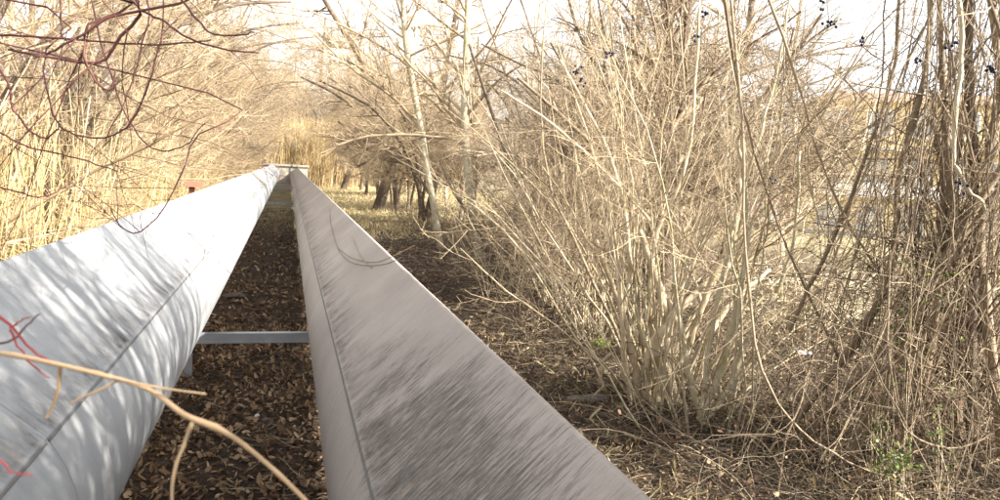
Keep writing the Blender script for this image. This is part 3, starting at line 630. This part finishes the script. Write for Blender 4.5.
def sprig(u, v, dd, n, spread, label, seed, length=0.25):
    g = np.random.default_rng(seed); D = float((vb-CAM)@cF)+dd
    c = px(u, v, D); z = float(hgt(c[0], c[1])); root = empty('green_bramble', (c[0], c[1], z), 0, label, 'bramble')
    base = np.array([c[0], c[1], z]); top = c-base
    k = 6; t = np.linspace(0, 1, 12)[None, :, None]
    ends = top[None]+g.normal(0, spread, (k, 3)); st = g.normal(0, 0.05, (k, 3))*np.array([1, 1, 0])
    P = st[:, None]*(1-t)+ends[:, None]*t; P[..., :2] += (np.sin(t*math.pi)*g.normal(0, 0.05, (k, 1, 3)))[..., :2]
    m = MB(); R = taper(np.full(k, 0.0025), 12, 0.5); m.tubes(P, R, 5); C, CR = spawn(P, R, 22, 0.55, 1, (20, 70), 0.3, 0.05, 0.18, 0.6, 5, 0.1, 0.05, g); m.tubes(C, CR, 4); m.build('stem', M_stem, root)
    i = g.integers(0, 22, n); j = g.integers(1, 5, n); pos = C[i, j]+g.normal(0, 0.008, (n, 3))
    m = MB(); leaves(m, pos, g.normal(0, 1, (n, 3))+np.array([0, 0, 0.3]), g.normal(0, 0.6, (n, 3))+np.array([0, 0, 1]), g.uniform(0.014, 0.034, n), g.uniform(0.006, 0.012, n), g.uniform(0.0, 0.2, n), g)
    m.build('leaves', M_green, root)
sprig(905, 455, -0.45, 260, 0.12, 'low green bramble sprig among the dark vines near the bottom edge', 1)
sprig(885, 415, -0.2, 60, 0.07, 'small green sprig just above the lowest bramble', 2)
sprig(932, 248, -0.35, 60, 0.08, 'tall green shoot high in the hanging vines', 3)
sprig(880, 228, 0.3, 30, 0.07, 'thin green shoot at the left fringe of the vines', 4)
sprig(950, 430, -0.5, 60, 0.09, 'green bramble sprig right of the lowest one, half hidden by vines', 6)
sprig(900, 300, -0.1, 40, 0.08, 'green shoot halfway up the brown vines', 7)
sprig(835, 165, 0.8, 30, 0.06, 'tallest green shoot with few leaves in front of the yellow building', 5)

# berry clusters (ivy / privet fruit): each its own hanging cluster on a twig
def berries(u, v, d, n, label, seed):
    g = np.random.default_rng(seed); c = px(u, v, d); root = empty('berry_cluster', tuple(c), 0, label, 'berries', 'dark berry clusters')
    m = MB(); up = np.array([[0, 0, 0.0]]); P = grow(np.array([[0.0, 0, 0.0]]), np.array([[g.normal(0, 0.5), g.normal(0, 0.3), 1.0]]), 0.9, 10, 0.1, 0.03, g)
    m.tubes(P, taper(0.0022, 10, 1.3), 5)
    ends = g.normal(0, 0.012, (n, 3))+np.array([0, 0, -0.01]); K = np.stack([np.zeros((n, 3)), ends*0.6+[0, 0, 0.004], ends], 1); m.tubes(K, np.full((n, 3), 0.0009), 3); m.build('stalk', M_twigd, root)
    m = MB()
    for e in ends:
        a = np.linspace(0.15, math.pi-0.15, 6); P = np.stack([np.zeros(6), np.zeros(6), -0.0075*np.cos(a)], 1)+e; m.tubes(P, 0.0075*np.sin(a), 8, cap=True)
    m.build('berries', M_berry, root)
for i, (u, v, d, n, lb) in enumerate([(611, 52, 4.2, 11, 'dark berry cluster high above the stump stems'), (578, 70, 4.4, 10, 'dark berry cluster left of the others above the stems'), (580, 80, 4.5, 7, 'small berry cluster hanging just under the leftmost cluster'), (829, 22, 3.4, 9, 'dark berries at the top against the white sky'),
                                      (861, 38, 3.6, 5, 'few dark berries beside the top sky cluster'), (949, 44, 3.2, 9, 'dark berries against the thick brown stem'), (993, 66, 3.2, 9, 'dark berries at the far right edge'), (917, 58, 3.4, 5, 'loose berries left of the thick brown stem'), (822, 2, 3.4, 4, 'few berries cut by the top edge over the building'),
                                      (963, 182, 3.1, 4, 'lowest berries on the hanging vines'), (704, 12, 4.0, 6, 'dark berries at the top centre right'), (697, 34, 4.1, 5, 'small berry cluster below the top centre one'), (775, 178, 4.2, 4, 'pair of dark berries low in front of the brush')]):
    berries(u, v, d, n, lb, 200+i)

# ------------------------------------------------------------ overhanging red stemmed branches, upper left
def red_bush():
    g = np.random.default_rng(77); b = np.array([-2.7, 2.6, 0.0]); D0 = 2.3
    root = empty('red_stemmed_shrub', tuple(b), 0, 'red stemmed shrub whose dark red branches droop across the upper left', 'shrub')
    S = [([(-160, -60, .2), (-40, -80, .1), (80, -50, 0), (145, 0, 0), (120, 40, 0), (95, 62, 0), (10, 50, -.1)], 2.6), ([(80, -50, 0), (150, -18, 0), (110, 22, 0), (60, 50, 0), (45, 56, 0)], 2.0), ([(60, -60, 0), (75, -10, 0), (85, 30, 0), (88, 60, 0), (98, 80, 0), (115, 92, 0), (120, 72, 0)], 1.9),
         ([(100, -40, 0.1), (130, 0, .1), (155, 15, .1), (200, 40, .1), (260, 50, .1)], 1.7), ([(90, -50, 0), (170, -12, 0), (215, 35, 0), (260, 36, 0)], 1.5), ([(-60, -20, 0), (0, 70, 0), (15, 110, 0), (40, 135, 0), (60, 122, 0)], 1.6),
         ([(-50, -40, 0.2), (20, 0, .2), (40, 60, .2), (55, 120, .2), (95, 135, .1), (130, 118, .1), (150, 70, .1), (160, 20, .1), (158, -30, .1)], 1.4), ([(80, -60, 0.3), (105, 60, .3), (130, 120, .3), (155, 152, .3), (185, 150, .3), (205, 128, .3)], 1.2),
         ([(120, -50, 0.5), (200, 90, .5), (198, 140, .4), (178, 195, .3), (150, 230, .2), (130, 225, .2), (118, 208, .2)], 1.2), ([(-50, 30, 0), (10, 38, 0), (80, 38, 0), (150, 40, 0), (210, 36, 0)], 1.5), ([(-40, 100, 0), (0, 135, 0), (60, 160, 0), (120, 178, 0)], 1.3), ([(60, -50, .2), (60, 20, .2), (70, 50, .2), (110, 100, .2)], 1.2),
         ([(-100, 130, .1), (-20, 180, .1), (30, 200, .1), (60, 190, .2)], 1.2), ([(140, -40, 0.4), (150, 10, .4), (140, 60, .4), (118, 110, .3), (100, 140, .3)], 1.3)]
    Ps = []; Rs = []
    for k, (pts, rp) in enumerate(S):
        cp = [px(u, v, D0+dd)-b for u, v, dd in pts]
        if k < 3 or k in (6, 8): cp = [np.array([0.1*k*0.3, 0.05*k, -0.1]), np.array([-0.1, 0.1*k*0.3, 1.2]), np.array([-0.2+0.05*k, 0.0, 2.3])]+cp[1:]
        P = spline(cp, 30); P[1:] += np.cumsum(g.normal(0, 0.0025, (29, 3)), 0); R = taper(rp/F_PX*D0, 30, 0.5)[0]
        m = MB(); m.tubes(P, R, 7, cap=True); m.build('branch', M_red, root); Ps.append(P); Rs.append(R)
    A, B = np.array(Ps), np.array(Rs)
    P1, R1 = spawn(A, B, 42, 0.25, 1, (25, 65), 0.18, 0.15, 0.7, 0.55, 8, 0.1, -0.02, g, .0014); P2, R2 = spawn(P1, R1, 90, 0.1, 1, (25, 60), 0.4, 0.05, 0.3, 0.6, 5, 0.12, 0, g, .0011)
    m = MB(); m.tubes(P1, R1, 5); m.tubes(P2, R2, 4); m.build('twigs', M_red, root)
red_bush()

# twigs close in front, over the left pipe
def near_twig():
    b = px(-260, 330, 0.85); root = empty('tan_branch', tuple(b), 0, 'knobbly tan branch reaching across the left pipe close to the camera', 'branch')
    D = 0.75
    def P_(pts, n=24): return spline([px(u, v, D+dd)-b for u, v, dd in pts], n)
    m = MB(); P = P_([(-300, 330, .15), (-100, 340, .1), (0, 353, .03), (60, 365, 0), (110, 377, 0), (150, 390, 0), (185, 415, -.01), (225, 432, -.01), (265, 462, 0), (305, 500, .0), (340, 540, 0)], 60)
    R = np.interp(np.linspace(0, 1, 60), [0, 0.4, 0.6, 0.66, 0.7, 1], [2.8, 2.2, 2.7, 3.4, 2.5, 1.8])/F_PX*D; R = R*(1+0.10*(np.random.default_rng(2).random(60)-0.4)+0.22*(np.arange(60) % 9 == 4)); m.tubes(P, R, 12); m.build('stem', M_fgtwig, root)
    for pts, r in (([(192, 423, 0), (184, 445, 0), (176, 465, 0), (172, 490, 0), (173, 520, 0)], 2.2), ([(60, 365, 0), (58, 390, .01), (50, 412, .02), (46, 418, .02)], 2.0), ([(118, 380, 0), (100, 390, 0), (80, 398, 0), (70, 404, 0)], 1.5),
                   ([(110, 377, 0), (140, 384, -.01), (175, 390, -.01), (206, 394, -.01)], 1.5)):
        m = MB(); P = P_(pts, 14); m.tubes(P, taper(r/F_PX*D, 14, 0.6)[0], 8, cap=True); m.build('side_twig', M_fgtwig, root)
near_twig()
def red_twig(name, label, pts_list, D, seed):
    b = px(-200, 260, D+.1); root = empty(name, tuple(b), 0, label, 'twig')
    for pts, r, mt in pts_list:
        m = MB(); P = spline([px(u, v, D+dd)-b for u, v, dd in pts], 16); P[1:-1] += np.random.default_rng(seed).normal(0, 0.0006, (14, 3)); m.tubes(P, taper(r/F_PX*D, 16, 0.5)[0], 8, cap=True); m.build('shoot', mt, root)
red_twig('red_twig', 'bright red twig fork over the left pipe at the left edge', [([(-200, 240, 0.05), (-60, 280, 0.02), (0, 317, 0), (18, 335, 0), (32, 350, 0), (52, 362, 0)], 1.9, M_redb), ([(10, 330, 0), (25, 357, 0), (40, 372, .01), (50, 378, .01)], 1.2, M_redb),
         ([(-60, 350, 0), (0, 343, 0), (16, 337, 0), (28, 325, 0), (40, 314, 0)], 1.4, M_red), ([(10, 328, 0), (20, 321, 0), (32, 317, 0)], 1.0, M_redb)], 0.85, 3)
red_twig('red_twig', 'short pinkish twig tip low over the left pipe', [([(-200, 420, 0.05), (-40, 440, 0), (0, 460, 0), (12, 472, 0), (32, 475, 0)], 1.4, M_redb)], 0.8, 4)
# thin dry strands lying over the right pipe
def strands():
    root = empty('dry_tendril', (PRt[0]-0.2, 4.0, PRt[1]+0.36), 0, 'thin dry curled tendrils lying across the right pipe', 'tendril'); b = np.array(root.location); m = MB()
    for pts in ([(337, 180), (330, 210), (335, 240), (345, 258), (362, 265), (385, 264), (402, 257)], [(338, 248), (352, 258), (375, 262), (395, 255), (415, 245)], [(352, 235), (360, 255), (372, 268)]):
        P = []
        for u, v in pts: P.append(roof_hit(u, v, PRt, -1, 0.006)-b)
        m.tubes(spline(P, 26), np.full(26, 0.0022), 5)
    m.build('strand', M_twigd, root)
strands()

# ------------------------------------------------------------ dry canes on the left (stuff)
def canes():
    g = np.random.default_rng(300); n = 5200
    y = 2.2+56*g.random(n)**1.25; x = -1.75-np.abs(g.normal(0, 1.5, n))-g.random(n)*0.8-0.02*y
    cl = g.integers(0, 5, n)
    st = np.stack([x, y, hgt(x, y)-0.02], 1); d = np.stack([g.normal(0.03, 0.13, n), g.normal(0, 0.13, n), np.ones(n)], 1)
    L = g.uniform(1.3, 2.6, n)
    P = grow(st, d, L, 7, 0.05, -0.01, g); R = taper(g.uniform(0.0035, 0.0085, n), 7, 0.5)
    m = MB(); m.tubes(P, R, 5, cap=True)
    C, CR = spawn(P, R, 6500, 0.35, 1.0, (20, 60), 0.2, 0.12, 0.6, 0.5, 5, 0.1, 0.0, g); m.tubes(C, CR, 3)
    # broken slanting canes
    n2 = 900; y2 = 2.5+40*g.random(n2)**1.2; x2 = -1.9-np.abs(g.normal(0, 1.2, n2)); st = np.stack([x2, y2, g.uniform(0, 0.8, n2)], 1)
    P2 = grow(st, np.stack([g.normal(0, 1, n2), g.normal(0, 1, n2), g.uniform(0.2, 1.3, n2)], 1), g.uniform(0.6, 1.8, n2), 6, 0.06, -0.03, g); P2[..., 0] = np.minimum(P2[..., 0], PL[0]-PR-0.12); m.tubes(P2, taper(g.uniform(0.003, 0.008, n2), 6, 0.5), 5)
    o = m.build('dry_canes', M_cane); tag(o, 'dense dry yellow canes crowding along the left pipe', 'canes', kind='stuff')
    n3 = 9000; i = g.integers(0, n, n3); j = g.integers(1, 7, n3); pos = P[i, j]; dl = g.normal(0, 1, (n3, 3)); dl[:, 2] -= 0.5
    m = MB(); leaves(m, pos, dl, g.normal(0, 1, (n3, 3)), g.uniform(0.06, 0.18, n3), g.uniform(0.004, 0.011, n3), g.uniform(-0.2, 0.2, n3), g)
    o = m.build('dry_cane_leaves', M_caneleaf); tag(o, 'withered straw coloured leaves hanging on the canes', 'leaves', kind='stuff')
    # far end reed bed
    n = 3600; x = g.uniform(-6, 9, n); y = g.uniform(56, 60, n); st = np.stack([x, y, hgt(x, y)], 1)
    P = grow(st, np.stack([g.normal(0, 0.1, n), g.normal(0, 0.1, n), np.ones(n)], 1), g.uniform(3.0, 5.2, n), 6, 0.05, -0.01, g)
    m = MB(); m.tubes(P, taper(g.uniform(0.01, 0.02, n), 6, 0.6), 4); C, CR = spawn(P, taper(np.full(n, .01), 6, .6), 5000, 0.3, 1, (15, 50), .25, .3, .8, .7, 4, .1, -.05, g); m.tubes(C, CR*1.2, 3)
    o = m.build('far_reeds', M_caneleaf); tag(o, 'pale sunlit reed bed at the far end of the corridor', 'reeds', kind='stuff')
canes()

# ------------------------------------------------------------ undergrowth, litter, grass
def in_pipe_end(x, y): return (x > -0.4) & (x < 0.16)
def litter():
    g = np.random.default_rng(400); m = MB()
    def patch(n, x0, x1, y0, y1, s0, s1, pw=1.0):
        y = y0+(y1-y0)*g.random(n)**pw; x = g.uniform(x0, x1, n); z = hgt(x, y)+g.uniform(0.002, 0.03, n)
        d = g.normal(0, 1, (n, 3)); d[:, 2] = g.normal(0, 0.35, n); nr = g.normal(0, 0.45, (n, 3)); nr[:, 2] += 1
        L = g.uniform(s0, s1, n); leaves(m, np.stack([x, y, z], 1), d, nr, L, L*g.uniform(0.14, 0.36, n), g.uniform(-0.5, 0.8, n), g)
    patch(20000, -1.5, 1.2, 0.8, 9, 0.02, 0.06, 1.1)
    patch(2600, -1.5, 1.2, 0.8, 12, 0.05, 0.085, 1.1)
    patch(9000, -1.5, 2.2, 8, 30, 0.03, 0.08, 1.2)
    patch(16000, 0.6, 4.2, 1.5, 9, 0.015, 0.045, 1.0)
    patch(9000, 0.9, 6, 8, 24, 0.03, 0.08, 1.1)
    patch(8000, 3.5, 9, 3, 10, 0.025, 0.07, 1.0)
    o = m.build('leaf_litter', M_litter); tag(o, 'brown fallen leaves covering the ground under and beside the pipes', 'leaf litter', kind='stuff')
    # pale chips / broken twigs litter
    m = MB()
    def tw(n, x0, x1, y0, y1, l0, l1, r0, r1, hz=0.05):
        x = g.uniform(x0, x1, n); y = g.uniform(y0, y1, n); st = np.stack([x, y, hgt(x, y)+g.uniform(0.004, hz, n)], 1)
        a = g.uniform(0, 6.28, n); d = np.stack([np.cos(a), np.sin(a), g.normal(0, 0.12, n)], 1)
        P = grow(st, d, g.uniform(l0, l1, n), 6, 0.16, 0, g); P[..., 2] = np.maximum(P[..., 2], hgt(P[..., 0], P[..., 1])+0.003)
        m.tubes(P, taper(g.uniform(r0, r1, n), 6, 0.5), 4)
    tw(1500, -0.5, 1.2, 1, 12, 0.05, 0.3, 0.0008, 0.003)
    tw(4200, 0.9, 4.5, 1.8, 9, 0.06, 0.45, 0.0008, 0.003)
    tw(4200, 2.5, 8.5, 2.5, 10, 0.1, 0.7, 0.001, 0.004, 0.15)
    tw(1800, 0.9, 5, 8, 22, 0.15, 0.8, 0.0015, 0.005, 0.1)
    o = m.build('twig_litter', M_brush); tag(o, 'loose dead twigs strewn over the ground', 'twig litter', kind='stuff')
litter()
def brush():
    g = np.random.default_rng(410); m = MB(); n = 2500
    # arching dead bramble strands under the shrubs
    y = 2.5+30*g.random(n)**1.4; x = 2.2+np.abs(g.normal(0, 2.6, n))+0.05*y
    k = ~((x < 2.5) & (y < 4)) ; x = x[k]; y = y[k]; n = len(x)
    st = np.stack([x, y, hgt(x, y)], 1)
    d = np.stack([g.normal(0, 0.9, n), g.normal(0, 0.9, n), g.uniform(0.3, 1.6, n)], 1)
    P = grow(st, d, g.uniform(0.4, 1.9, n), 10, 0.12, -0.09, g); P[..., 2] = np.maximum(P[..., 2], hgt(P[..., 0], P[..., 1])+0.005)
    R = taper(g.uniform(0.0013, 0.004, n), 10, 0.5); m.tubes(P, R, 4)
    C, CR = spawn(P, R, 3000, 0.1, 1, (25, 70), 0.3, 0.08, 0.4, 0.7, 5, 0.15, 0, g); m.tubes(C, CR, 3)
    o = m.build('dead_bramble_undergrowth', M_brush); tag(o, 'knee high tangle of dead bramble strands under the right hand shrubs', 'undergrowth', kind='stuff')
    # curled dead leaves caught in the brush
    n3 = 5000; i = g.integers(0, n, n3); pos = P[i, g.integers(1, 9, n3)]
    m = MB(); L = g.uniform(0.015, 0.05, n3); leaves(m, pos, g.normal(0, 1, (n3, 3)), g.normal(0, 1, (n3, 3)), L, L*0.3, g.uniform(-0.3, 0.4, n3), g)
    o = m.build('caught_leaves', M_litter); tag(o, 'curled dead leaves caught in the undergrowth right of the pipes', 'dead leaves', kind='stuff')
    # grass
    m = MB(); n = 16000
    x = np.concatenate([g.uniform(0.9, 4.2, 6000), g.uniform(3, 9, 6000), g.uniform(0.95, 2.0, 4000)]); y = np.concatenate([g.uniform(1.5, 9, 6000), g.uniform(2.5, 12, 6000), g.uniform(2, 16, 4000)])
    keep = g.random(n) < 0.35+0.65*(np.sin(x*3+y*1.7)*np.sin(y*2.3-x) > 0.0); x = x[keep]; y = y[keep]; n = len(x)
    d = g.normal(0, 0.8, (n, 3)); d[:, 2] = g.uniform(0.1, 0.9, n)
    leaves(m, np.stack([x, y, hgt(x, y)], 1), d, g.normal(0, 1, (n, 3)), g.uniform(0.05, 0.16, n), g.uniform(0.0006, 0.0014, n), g.uniform(-0.5, 0.1, n), g)
    o = m.build('dry_grass', M_grassd); tag(o, 'flattened dry grass on the bank right of the pipes', 'dry grass', kind='stuff')
    m = MB(); n = 26000; y = 19+36*g.random(n); x = 1.2+g.random(n)*12
    d = g.normal(0, 0.5, (n, 3)); d[:, 2] = g.uniform(0.3, 1, n)
    leaves(m, np.stack([x, y, hgt(x, y)], 1), d, g.normal(0, 1, (n, 3)), g.uniform(0.08, 0.25, n), g.uniform(0.004, 0.008, n), g.uniform(-0.4, 0.1, n), g)
    o = m.build('far_grass', M_grassg); tag(o, 'sunlit yellowish grass beyond the dark leaning tree', 'grass', kind='stuff')
brush()

# ------------------------------------------------------------ small things on the ground
def stick(u, v, pts, r, mt, name, label, cat='stick'):
    b = on_ground(u, v); D = float((b-CAM)@cF); root = empty(name, tuple(b), 0, label, cat)
    for j, (pp, rr) in enumerate([(pts, r)]):
        P = spline([rel(b, a, c, dd) for a, c, dd in pp], 16); P[1:-1] += np.random.default_rng(int(u)).normal(0, 0.003, (14, 3)); m = MB(); m.tubes(P, taper(rr/F_PX*D, 16, 0.7)[0], 8, cap=True); m.build('wood', mt, root)
    return root
stick(600, 388, [(600, 390, 0), (601, 372, 0), (606, 358, 0), (612, 353, 0)], 2.2, M_stem, 'broken_stick', 'short broken stick standing in the soil left of the big stump')
stick(590, 398, [(545, 384, .6), (570, 398, .2), (590, 398, 0), (604, 385, 0)], 1.5, M_stem, 'bent_stick', 'thin bent stick lying on the dark soil by the pipe')
stick(760, 395, [(735, 470, -.6), (750, 452, -.5), (757, 430, -.3), (762, 412, -.2), (790, 402, 0)], 1.8, M_birch, 'pale_root', 'pale wavy root snaking over the ground at the bottom centre right')
stick(570, 358, [(550, 366, .2), (590, 352, .2), (625, 345, 0), (650, 340, .1)], 1.5, M_twig, 'fallen_stick', 'long fallen stick on the ground behind the broken one')
def rock(u, v, s, sq, mat, label, name='stone', cat='stone', seed=0):
    g = np.random.default_rng(seed); b = on_ground(u, v); root = None
    nt_, na = 9, 14; V = []
    for i in range(nt_):
        a = -math.pi/2+math.pi*i/(nt_-1)*0.999
        V.append([(math.cos(a)*math.cos(t), math.cos(a)*math.sin(t), math.sin(a)) for t in np.linspace(0, 2*math.pi, na, endpoint=False)])
    V = np.array(V); k = g.normal(0, 1, (4, 3)); f = 1+sum(0.12*np.sin(V@kk*2.2+i) for i, kk in enumerate(k)); V = V*f[..., None]*np.array(s)*np.array([1, 1, sq])
    m = MB(); ii = np.arange(nt_*na).reshape(nt_, na); nx = np.roll(ii, -1, 1); m.add(V.reshape(-1, 3), np.stack([ii[:-1], nx[:-1], nx[1:], ii[1:]], -1).reshape(-1, 4))
    o = m.build(name, mat, loc=(b[0], b[1], b[2]+s[2]*sq*0.2)); tag(o, label, cat); return o
M_moss = simple('moss_green', (0.13, 0.16, 0.03), 0.95, 0, 0.45, 25)
M_stone = simple('grey_stone', (0.11, 0.095, 0.08), 0.9, 0, 0.35, 30)
M_white = simple('pale_debris', (0.6, 0.58, 0.56), 0.7, 0, 0.2, 20)
rock(598, 347, (0.16, 0.1, 0.1), 0.7, M_moss, 'mossy green stone on the soil behind the broken stick', 'mossy_stone', seed=1)
rock(585, 398, (0.2, 0.09, 0.05), 0.5, M_stone, 'flat brown stone beside the bent stick', seed=2)
rock(266, 420, (0.03, 0.025, 0.02), 0.7, M_stone, 'small pale stone on the leaves between the pipes', seed=3)
rock(257, 416, (0.02, 0.02, 0.02), 0.7, M_white, 'tiny whitish stone next to the small pale one between the pipes', seed=4)
rock(234, 296, (0.14, 0.08, 0.06), 0.6, M_stone, 'brown stone half buried beyond the crossbeam between the pipes', seed=5)
# torn white scrap lying on the sunny litter
def scrap(u, v, w_, label, seed):
    g = np.random.default_rng(seed); b = on_ground(u, v); n = 9; X, Y = np.meshgrid(np.linspace(-1, 1, n), np.linspace(-1, 1, n)); Z = 0.25*np.abs(np.sin(X*3+g.random()*3)*np.cos(Y*2.5+g.random()))+0.05*g.random((n, n))
    X = X*(1+0.15*g.normal(size=X.shape)); V = np.stack([X*w_, Y*w_*0.6, Z*w_+0.03], -1); V2 = V-np.array([0, 0, 0.003]); ii = np.arange(n*n).reshape(n, n)
    q = np.stack([ii[:-1, :-1], ii[:-1, 1:], ii[1:, 1:], ii[1:, :-1]], -1).reshape(-1, 4); m = MB(); m.add(V.reshape(-1, 3), q); m.add(V2.reshape(-1, 3), q[:, ::-1])
    o = m.build('crumpled_scrap', M_white, loc=tuple(b)); tag(o, label, 'litter')
scrap(802, 356, 0.08, 'crumpled white scrap lying in the sunny brush', 1)
# rusty plate beside the left pipe
def plate():
    m_r = simple('rusty_red_steel', (0.3, 0.12, 0.08), 0.8, 0.1, 0.35, 20); c = np.array([-1.42, 9.8, 0.0])
    z = px(190, 184, float((np.array([c[0], c[1], 1.2])-CAM)@cF))
    root = empty('rusty_bracket', (z[0], z[1], 0), 0, 'rusty red plate on a post sticking out behind the left pipe', 'bracket')
    m = MB(); m.box((0.05, 0, z[2]), (0.10, 0.10, 0.03)); m.build('plate', m_r, root, smooth=False)
    m = MB(); m.box((0.02, 0, (z[2]-0.02)/2), (0.03, 0.03, (z[2]-0.02)/2)); m.build('post', m_r, root, smooth=False)
plate()

# ------------------------------------------------------------ buildings behind the thicket
M_yel = simple('ochre_render', (0.74, 0.6, 0.34), 0.85, 0, 0.08, 1)
M_wht = simple('white_render', (0.75, 0.73, 0.7), 0.8, 0, 0.06, 1)
M_roof = simple('red_roof', (0.5, 0.38, 0.29), 0.85, 0, 0.15, 3)
M_gls = simple('window_glass', (0.4, 0.42, 0.43), 0.12, 0.0, 0.2, 0.5)
M_frm = simple('window_frame_white', (0.78, 0.78, 0.76), 0.5)
M_base = simple('grey_plinth', (0.3, 0.3, 0.31), 0.9)
def building(cu, d, W, Dp, zb, H, ns, rot, wall, label, nb, balc):
    c = px(cu, 158, d); root = empty('apartment_building', (c[0], c[1], zb), rot, label, 'building')
    m = MB(); m.box((0, Dp/2, H/2), (W/2, Dp/2, H/2)); m.build('wall', wall, root, smooth=False)
    m = MB(); m.box((0, Dp/2, H+0.16), (W/2+0.5, Dp/2+0.5, 0.16)); m.box((0, Dp/2, H+0.55), (W/2-0.6, Dp/2-0.6, 0.25)); m.build('roof', M_roof, root, smooth=False)
    m = MB(); m.box((0, -0.03, 0.4), (W/2+0.02, 0.05, 0.4)); m.build('plinth', M_base, root, smooth=False)
    fh = H/ns; wp = None
    for s in range(ns):
        for k in range(nb):
            x = -W/2+(k+0.5)*W/nb; z = s*fh+fh*0.56
            if wp is None:
                f = MB(); ww, wh = W/nb*0.30, fh*0.27
                for (bx, bz, hx, hz) in ((0, wh, ww, 0.06), (0, -wh, ww, 0.06), (-ww, 0, 0.06, wh), (ww, 0, 0.06, wh), (0, 0, 0.04, wh)): f.box((bx, 0, bz), (hx, 0.06, hz))
                wp = f.build('window', M_frm, root, smooth=False); f = MB(); f.box((0, 0.0, 0), (ww-0.03, 0.02, wh-0.03)); gp = f.build('pane', M_gls, wp, smooth=False); wn = wp; gp.parent = wp
            else:
                wn = wp.copy(); COL.objects.link(wn); wn.parent = root; g2 = gp.copy(); COL.objects.link(g2); g2.parent = wn
            wn.location = (x, -0.04, z)
        if balc and s > 0:
            m = MB(); m.box((0, -0.75, s*fh+0.05), (W/2-0.3, 0.72, 0.09)); m.build('balcony_slab', M_wht, root, smooth=False)
            m = MB(); m.box((0, -1.45, s*fh+0.55), (W/2-0.3, 0.04, 0.42)); m.build('balcony_parapet', M_wht if s != 2 else wall, root, smooth=False)
building(940, 58, 18, 11, -2.3, 10.9, 3, math.radians(-30), M_yel, 'three storey ochre building with white balconies behind the thicket', 6, True)
building(790, 75, 11, 9, -2.3, 8.2, 3, math.radians(-20), simple('pink_render', (0.62, 0.43, 0.36), 0.85, 0, 0.08, 1), 'lower pinkish building left of the ochre one', 4, False)
ORD = ['nearest', 'second nearest', 'third nearest', 'fourth nearest', 'fifth nearest', 'sixth nearest', 'seventh nearest', 'eighth nearest', 'ninth nearest', 'tenth nearest', 'eleventh nearest', 'twelfth nearest', 'thirteenth nearest', 'fourteenth nearest', 'fifteenth nearest', 'sixteenth nearest',
       'seventeenth nearest', 'eighteenth nearest', 'nineteenth nearest', 'twentieth nearest', 'twenty first nearest', 'twenty second nearest', 'twenty third nearest', 'twenty fourth nearest', 'twenty fifth nearest', 'twenty sixth nearest', 'twenty seventh nearest', 'twenty eighth nearest', 'twenty ninth nearest', 'thirtieth nearest']
def relabel(group, pred, text, key):
    os_ = sorted([o for o in COL.objects if o.parent is None and o.get('group') == group and pred(o)], key=key)
    for i, o in enumerate(os_[:len(ORD)]): o['label'] = text % ORD[i]
nm = lambda p: (lambda o: o.name.startswith(p))
Yk = lambda o: o.location.y
relabel('trees left of the pipes', nm('arching'), '%s rosy twigged tree in the row arching over the left pipe', Yk)
relabel('trees left of the pipes', nm('bare'), '%s upright bare tree standing behind the canes left of the pipes', Yk)
relabel('trees in the right thicket', nm('arching'), '%s twiggy tree arching in from the right side of the corridor', Yk)
relabel('trees in the right thicket', nm('bare'), '%s upright bare tree standing in the thicket right of the pipes', Yk)
relabel('thicket shrubs right of the pipes', lambda o: True, '%s tangled tan shrub of the thicket right of the pipes', Yk)
relabel('shrubs left of the pipes', lambda o: True, '%s bare rosy shrub behind the dry canes on the left', Yk)
relabel('unseen shade shrubs beside the viewer', lambda o: True, '%s thick stemmed bare shrub just right of the viewer beside the pipes', lambda o: o.location.x**2+o.location.y**2)
LR = ['leftmost']+['%s from the left' % w_ for w_ in 'second third fourth fifth sixth seventh eighth ninth tenth eleventh twelfth thirteenth fourteenth fifteenth sixteenth'.split()]
for grp, text in (('trees beyond the reed bed', 'tall pale bare tree behind the reed bed, %s'), ('shrubs at the far end', 'bare shrub at the far end of the corridor, %s')):
    for i, o in enumerate(sorted([o for o in COL.objects if o.parent is None and o.get('group') == grp], key=lambda o: o.location.x)): o['label'] = text % LR[i]
bpy.context.view_layer.update()
print('objects', len(bpy.data.objects), 'verts', sum(len(m.vertices) for m in bpy.data.meshes))
